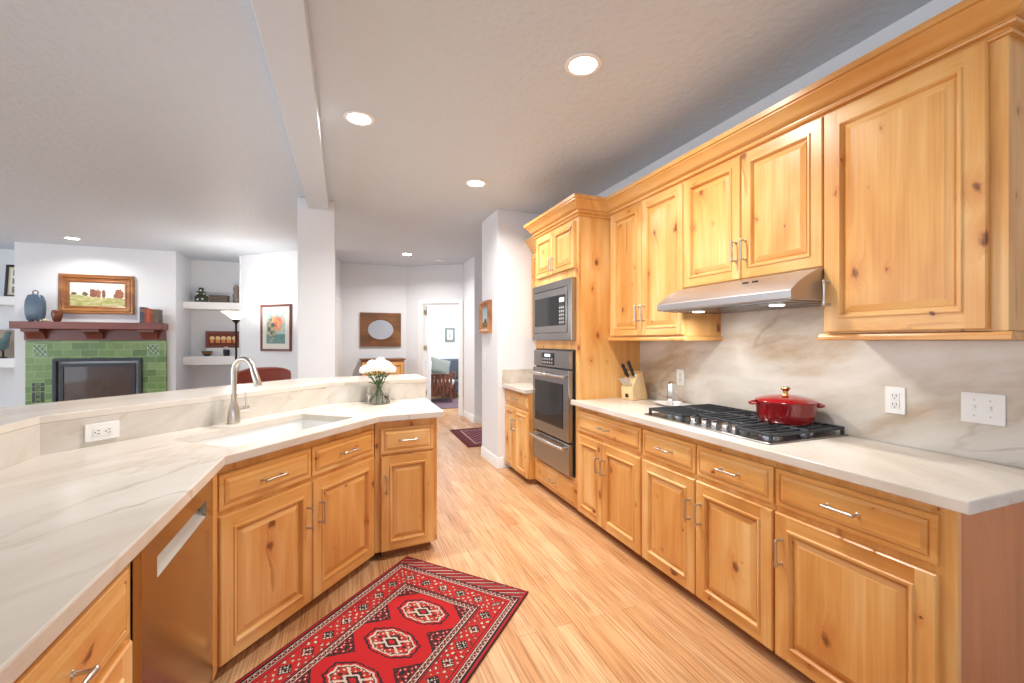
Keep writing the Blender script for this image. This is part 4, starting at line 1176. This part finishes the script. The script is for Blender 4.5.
MB().lathe([(.030, 0), (.045, .02), (.060, .08), (.064, .12), (.058, .150), (.050, .165), (.048, .168), (.044, .160), (.05, .12), (.001, .03)], 32).build('pot_body', M_BROWNGL, p)
q_ = MB().ball((0, 0, .022), .022, 0, 10, (1.3, 1, 1)).ball((.04, -.01, .016), .016, 0, 10).ball((-.045, 0, .014), .014, 0, 10).build('shell_cluster', plain('cream_shell', lin(226, 214, 180), .5), loc=(-3.985, 8.16, 1.6525))
tag(q_, 'little cream shells lying between the blue jar and the brown pot', 'shells')
bookdefs = [(.060, .240, lin(72, 80, 88), 'thick dark grey book, leftmost on the mantel'), (.030, .225, lin(158, 70, 54), 'first red-brown book beside the dark grey one'), (.030, .215, lin(190, 96, 70), 'orange-red book in the middle of the mantel row'),
            (.036, .212, lin(160, 62, 50), 'second red book left of the olive brown one'), (.028, .208, lin(112, 90, 70), 'thin brown book beside the grey-brown end book'), (.052, .210, lin(104, 96, 84), 'grey-brown book at the right end of the mantel row')]
x = -2.905
for i, (w, h, c_, lb) in enumerate(bookdefs):
    b_ = thing('book', lb, 'book', (x+w/2, 8.17, 1.6525), 0, 'books standing on the mantel')
    w_ = w-.002
    cv = MB().box(-w_/2, w_/2, 0, .003, 0, h).box(-w_/2, -w_/2+.003, .003, .16, 0, h).box(w_/2-.003, w_/2, .003, .16, 0, h)
    cv.build('cover', plain('book_cloth', c_, .6), b_)
    MB().box(-w_/2+.0032, w_/2-.0032, .0032, .155, .003, h-.004).build('pages', M_MAT, b_)
    sb_ = MB()
    for zz in (.15, .72, .80): sb_.box(-w_/2+.004, w_/2-.004, -.0012, -.0001, h*zz, h*zz+.008)
    sb_.build('spine_band', M_GILT, b_)
    x += w

# niche shelves
def shelf(x0, x1, z0, z1, label):
    o = MB().box(x0, x1, 8.68, 9.098, z0, z1).build('wall_shelf', M_TRIM, bevel=.004)
    return tag(o, label, 'shelf')
shelf(-2.508, -1.652, 1.915, 2.035, 'thick white upper shelf in the niche right of the chimney')
shelf(-2.508, -1.652, .975, 1.120, 'thick white lower shelf in the niche behind the floor lamp')
shelf(-7.198, -4.422, 1.915, 2.040, 'white upper shelf at the left edge left of the chimney')
shelf(-7.198, -4.422, .985, 1.120, 'white lower shelf at the left edge left of the chimney')
# right niche, upper shelf
g = thing('cactus_ornament', 'dark green stacked ornament with white dots on the upper niche shelf', 'ornament', (-2.29, 8.85, 2.0355))
MB().box(-.095, .095, -.03, .03, .0, .11).build('ornament_base', M_GREENDK, g, .012)
MB().box(-.075, .06, -.028, .028, .1105, .19).box(-.04, .03, -.025, .025, .19, .255).build('ornament_top', M_GREENDK, g, .012)
for x, z in ((-.005, .205), (-.055, .150), (.045, .150), (.02, .06), (-.05, .05)): MB().ball((x, -.034, z), .016, n=8, sc=(1, .5, 1)).build('dot', M_PETAL, g)
bk = thing('woven_box', 'low woven grey-brown box on the upper niche shelf', 'box', (-2.03, 8.85, 2.0355))
MB().box(-.135, .135, -.08, .08, 0, .105).build('box_body', M_BASKET, bk, .006); MB().box(-.14, .14, -.085, .085, .1055, .13).build('lid', M_BASKET, bk, .006)
fg = MB().lathe([(.05, 0), (.06, .04), (.04, .08), (.058, .13), (.045, .17), (.035, .20), (.05, .25), (.04, .30), (.001, .32)], 16).build('stone_figure', M_STONEFIG, loc=(-1.775, 8.85, 2.0355))
tag(fg, 'mottled pinkish-grey carved figure at the right end of the upper niche shelf', 'figurine')
def mush(u, v):
    for k in range(5):
        cx = .12+k*.19
        if (abs(u-cx)/.085)**2+((v-.60)/.20)**2 < 1 and v > .52: return lin(236, 206, 150)
        if abs(u-cx) < .07 and .22 < v < .55: return lin(214, 100, 40) if math.sin(u*160) > -.2 else lin(240, 180, 110)
    return lin(116, 46, 24)
framed('tile_picture', 'wide brown framed picture with orange mushroom shapes on the lower niche shelf', 'picture', (-2.255, 8.93, 1.26), 0, .53, .29, [(0, .02), (0, 0), (.035, -.004), (.045, .004)], M_CHERRY, mush, 60, 24)
wl = thing('tile_easel', 'low white stand under the mushroom picture', 'stand', (-1.99, 8.93, 1.1205))
MB().box(-.25, .25, -.005, .05, 0, .139).build('stand_block', M_TRIM, wl, .004)
gb = thing('painted_bowl', 'small dark green bowl with orange band on the lower niche shelf', 'bowl', (-2.205, 8.82, 1.1205))
MB().lathe([(.035, 0), (.055, .02), (.078, .07), (.080, .084), (.074, .082), (.05, .025), (.001, .012)], 28).build('bowl_body', M_GREENDK, gb)
MB().lathe([(.0695, .046), (.0745, .060), (.0725, .0605), (.068, .046)], 28).build('band', plain('orange_band', lin(196, 110, 50), .4), gb)
dk = thing('dark_planter', 'small black cup with a white bloom on the lower niche shelf', 'planter', (-1.915, 8.80, 1.1205))
MB().lathe([(.042, 0), (.046, .01), (.050, .11), (.046, .11), (.04, .02), (.001, .01)], 24).build('cup', M_BLACK, dk)
mb = MB()
for k in range(7): mb.ball((.03*math.cos(k*.9), .03*math.sin(k*.9), .125+.012*(k % 3)), .022, n=8, sc=(1, 1, .5))
mb.build('bloom', M_PETAL, dk)
# left niche
def collage(u, v):
    if u < .08 or v < .04 or u > .92 or v > .96: return lin(210, 196, 160)
    a, b_ = (u-.08)/.84*2 % 1., (v-.04)/.92*3 % 1.
    if .2 < a < .8 and .15 < b_ < .85: return lin(80, 76, 72) if math.sin(u*50)*math.sin(v*60) > 0 else lin(170, 164, 156)
    return lin(236, 232, 220)
pc = framed('photo_collage', 'black-framed photo collage leaning on the upper left shelf', 'picture', (-4.80, 8.86, 2.041), 0, .355, .50, [(0, .02), (0, 0), (.03, -.004), (.034, .006)], M_BLACK, collage, 30, 40)
pc.rotation_euler = (math.radians(-6), 0, 0)
ho = thing('glazed_bird', 'blue-green glazed bird sculpture on the lower left shelf', 'sculpture', (-4.83, 8.84, 1.1205))
mb = MB().ball((0, 0, .20), .085, 0, 16, (1.15, .7, 1.1)).tube([(.045, 0, .24), (.075, 0, .32), (.085, 0, .37), (.10, 0, .39)], [.055, .036, .033, .026], 12).tube([(.10, 0, .39), (.14, 0, .375)], [.018, .004], 8)
mb.tube([(-.06, 0, .19), (-.13, 0, .13), (-.16, 0, .08)], [.05, .03, .012], 10)
mb.build('bird_body', plain('blue_green_glaze', lin(110, 140, 138), .25, var=.6, scale=18), ho)
MB().tube([(-.03, 0, .0), (-.02, 0, .13)], .012, 8).tube([(.04, 0, .0), (.03, 0, .13)], .012, 8).lathe([(.075, 0), (.075, .012), (.06, .02), (.001, .021)], 20).build('stand', M_BRONZE, ho)
tag(MB().box(-5.0, -4.56, 9.03, 9.06, 1.1205, 1.55).build('canvas_panel', plain('tan_canvas', lin(178, 160, 140), .8), bevel=.003), 'plain tan canvas panel behind the bird on the lower left shelf', 'canvas')

# floor lamp
fl = thing('floor_lamp', 'tall dark bronze torchiere floor lamp with glowing glass bowl shade', 'lamp', (-1.49, 7.40, 0))
MB().lathe([(.14, .001), (.14, .012), (.05, .03), (.018, .05), (.001, .052)], 32).build('base', M_BRONZE, fl)
MB().lathe([(.014, .045), (.014, 1.62), (.020, 1.64), (.050, 1.675), (.052, 1.690), (.001, 1.692)], 20).build('pole', M_BRONZE, fl)
MB().lathe([(.045, 1.6925), (.075, 1.715), (.125, 1.762), (.185, 1.800), (.188, 1.806), (.120, 1.775), (.06, 1.722), (.001, 1.712)], 36).build('lamp_shade', M_SHADE, fl)
l = bpy.data.lights.new('lamp', 'POINT'); l.energy = 13; l.color = (1, .93, .84); l.shadow_soft_size = .06
lo = bpy.data.objects.new('lamp', l); COL.objects.link(lo); lo.parent = fl; lo.location = (0, 0, 1.86)

# leather armchair seen over the bar
lc = thing('leather_armchair', 'red-brown leather armchair whose back shows behind the faucet', 'armchair', (-.93, 6.15, 0), math.radians(10))
def cushion(mb, x0, x1, y0, y1, z0, z1): return mb.box(x0, x1, y0, y1, z0, z1)
bkp = []
mb = MB(); n = 14                                                    # curved back: a bent slab
for k in range(n+1):
    s_ = k/n*2-1; x = .30*s_; yo = .09*s_*s_; zt = 1.04-.05*s_**4
    bkp.append((x, yo, zt))
vs = []
for x, yo, zt in bkp: vs += [(x, -.22+yo*-1.0, .38), (x, -.11-yo, .38), (x, -.12-yo, zt-.02), (x, -.17-yo, zt), (x, -.22-yo, zt-.03)]
fs = [(i*5+k, i*5+(k+1) % 5, (i+1)*5+(k+1) % 5, (i+1)*5+k) for i in range(n) for k in range(5)]+[(4, 3, 2, 1, 0), tuple(n*5+k for k in range(5))]
mb.add([(x, y+.42, z) for x, y, z in vs], fs, 0, True).build('backrest', M_LEATHER, lc, .01)
MB().box(-.30, .30, -.32, .17, .30, .46).build('seat', M_LEATHER, lc, .03, 3)
for s_ in (-1, 1): MB().box(min(s_*.305, s_*.40), max(s_*.305, s_*.40), -.32, .18, .22, .64).build('arm', M_LEATHER, lc, .03, 3)
for x in (-.33, .33):
    for y in (-.28, .14): MB().lathe([(.02, .001), (.026, .22)], 12, (x, y)).build('leg', M_CHAIRWOOD, lc)

# sitting room: armchair, cushions, rug
ar = thing('wooden_armchair', 'brown wooden framed armchair with pale cushions seen through the doorway', 'armchair', (2.02, 9.95, 0), math.radians(70))
for s_ in (-1, 1):
    mb = MB()
    mb.box(min(s_*.30, s_*.36), max(s_*.30, s_*.36), -.34, .34, .60, .635)
    for y in (-.34, .29): mb.box(min(s_*.305, s_*.355), max(s_*.305, s_*.355), y, y+.05, .001, .60)
    mb.box(min(s_*.305, s_*.355), max(s_*.305, s_*.355), -.29, .29, .14, .20)
    for k in range(7): mb.box(min(s_*.32, s_*.34), max(s_*.32, s_*.34), -.27+k*.083, -.200+k*.083, .20, .60)
    mb.build('side_frame', M_CHAIRWOOD, ar, .004)
MB().box(-.304, .304, -.30, -.27, .25, .34).box(-.304, .304, .27, .30, .25, .34).box(-.304, .304, .31, .335, .34, .78).build('rail', M_CHAIRWOOD, ar, .003)
MB().box(-.29, .29, -.33, .24, .345, .47).build('seat_cushion', M_FABRIC, ar, .04, 3)
MB().box(-.28, .28, .14, .30, .475, .93).build('back_cushion', M_FABRIC, ar, .05, 3)
cu = thing('throw_pillow', 'large blue-grey patterned pillow leaning on the wooden armchair', 'pillow', (2.02, 9.93, .62), math.radians(6))
mb = MB(); n = 14; vs = []; fs = []
for side in (-1, 1):
    for j in range(n+1):
        for i in range(n+1):
            u, v = i/n*2-1, j/n*2-1; tt = .075*((1-u**4)*(1-v**4))**.5
            vs.append((u*.27*(1-.06*(1-v*v)), side*tt, v*.21*(1-.06*(1-u*u))))
off_ = (n+1)**2
for j in range(n):
    for i in range(n):
        a_ = j*(n+1)+i; fs.append((a_, a_+1, a_+n+2, a_+n+1)); fs.append((off_+a_, off_+a_+n+1, off_+a_+n+2, off_+a_+1))
ob = MB().add(vs, fs, 0, True).build('pillow_cover', M_BLUEFAB, cu); ob.location = (0, 0, .17); ob.rotation_euler = (math.radians(-24), .25, 0)
so = thing('sofa', 'slate blue sofa at the far side of the sitting room behind the armchair', 'sofa', (3.0, 10.75, 0), 0)
MB().box(-.75, .75, -.38, .38, .12, .42).build('seat', M_DARKFAB, so, .03, 3)
MB().box(-.75, .75, .20, .42, .425, .92).build('backrest', M_DARKFAB, so, .05, 3)
for s_ in (-1, 1): MB().box(min(s_*.755, s_*.90), max(s_*.755, s_*.90), -.38, .42, .12, .64).build('arm', M_DARKFAB, so, .04, 3)
for x in (-.8, .8):
    for y in (-.32, .34): MB().box(x-.025, x+.025, y-.025, y+.025, .001, .119).build('leg', M_CHAIRWOOD, so)
o = MB().box(1.25, 3.6, 8.75, 10.30, .001, .012).build('sitting_room_rug', M_CARPET_P); tag(o, 'muted violet rug on the sitting room floor beyond the doorway', 'rug')
for ch in (ar, so): ch.location.z = .0125 if ch is ar else 0
p = thing('added_room_light', 'unseen light added to brighten the sitting room', 'ceiling light', (2.6, 9.6, CEIL))  # unseen glowing dome and point light, added to brighten the room beyond the doorway
MB().lathe([(.16, -.001), (.16, -.02), (.12, -.07), (.001, -.085)], 32).build('added_glow_dome', M_LENS, p)
l = bpy.data.lights.new('lamp', 'POINT'); l.energy = 85; l.color = (1, .98, .96); l.shadow_soft_size = .15
lo = bpy.data.objects.new('lamp', l); COL.objects.link(lo); lo.parent = p; lo.location = (0, 0, -.28)
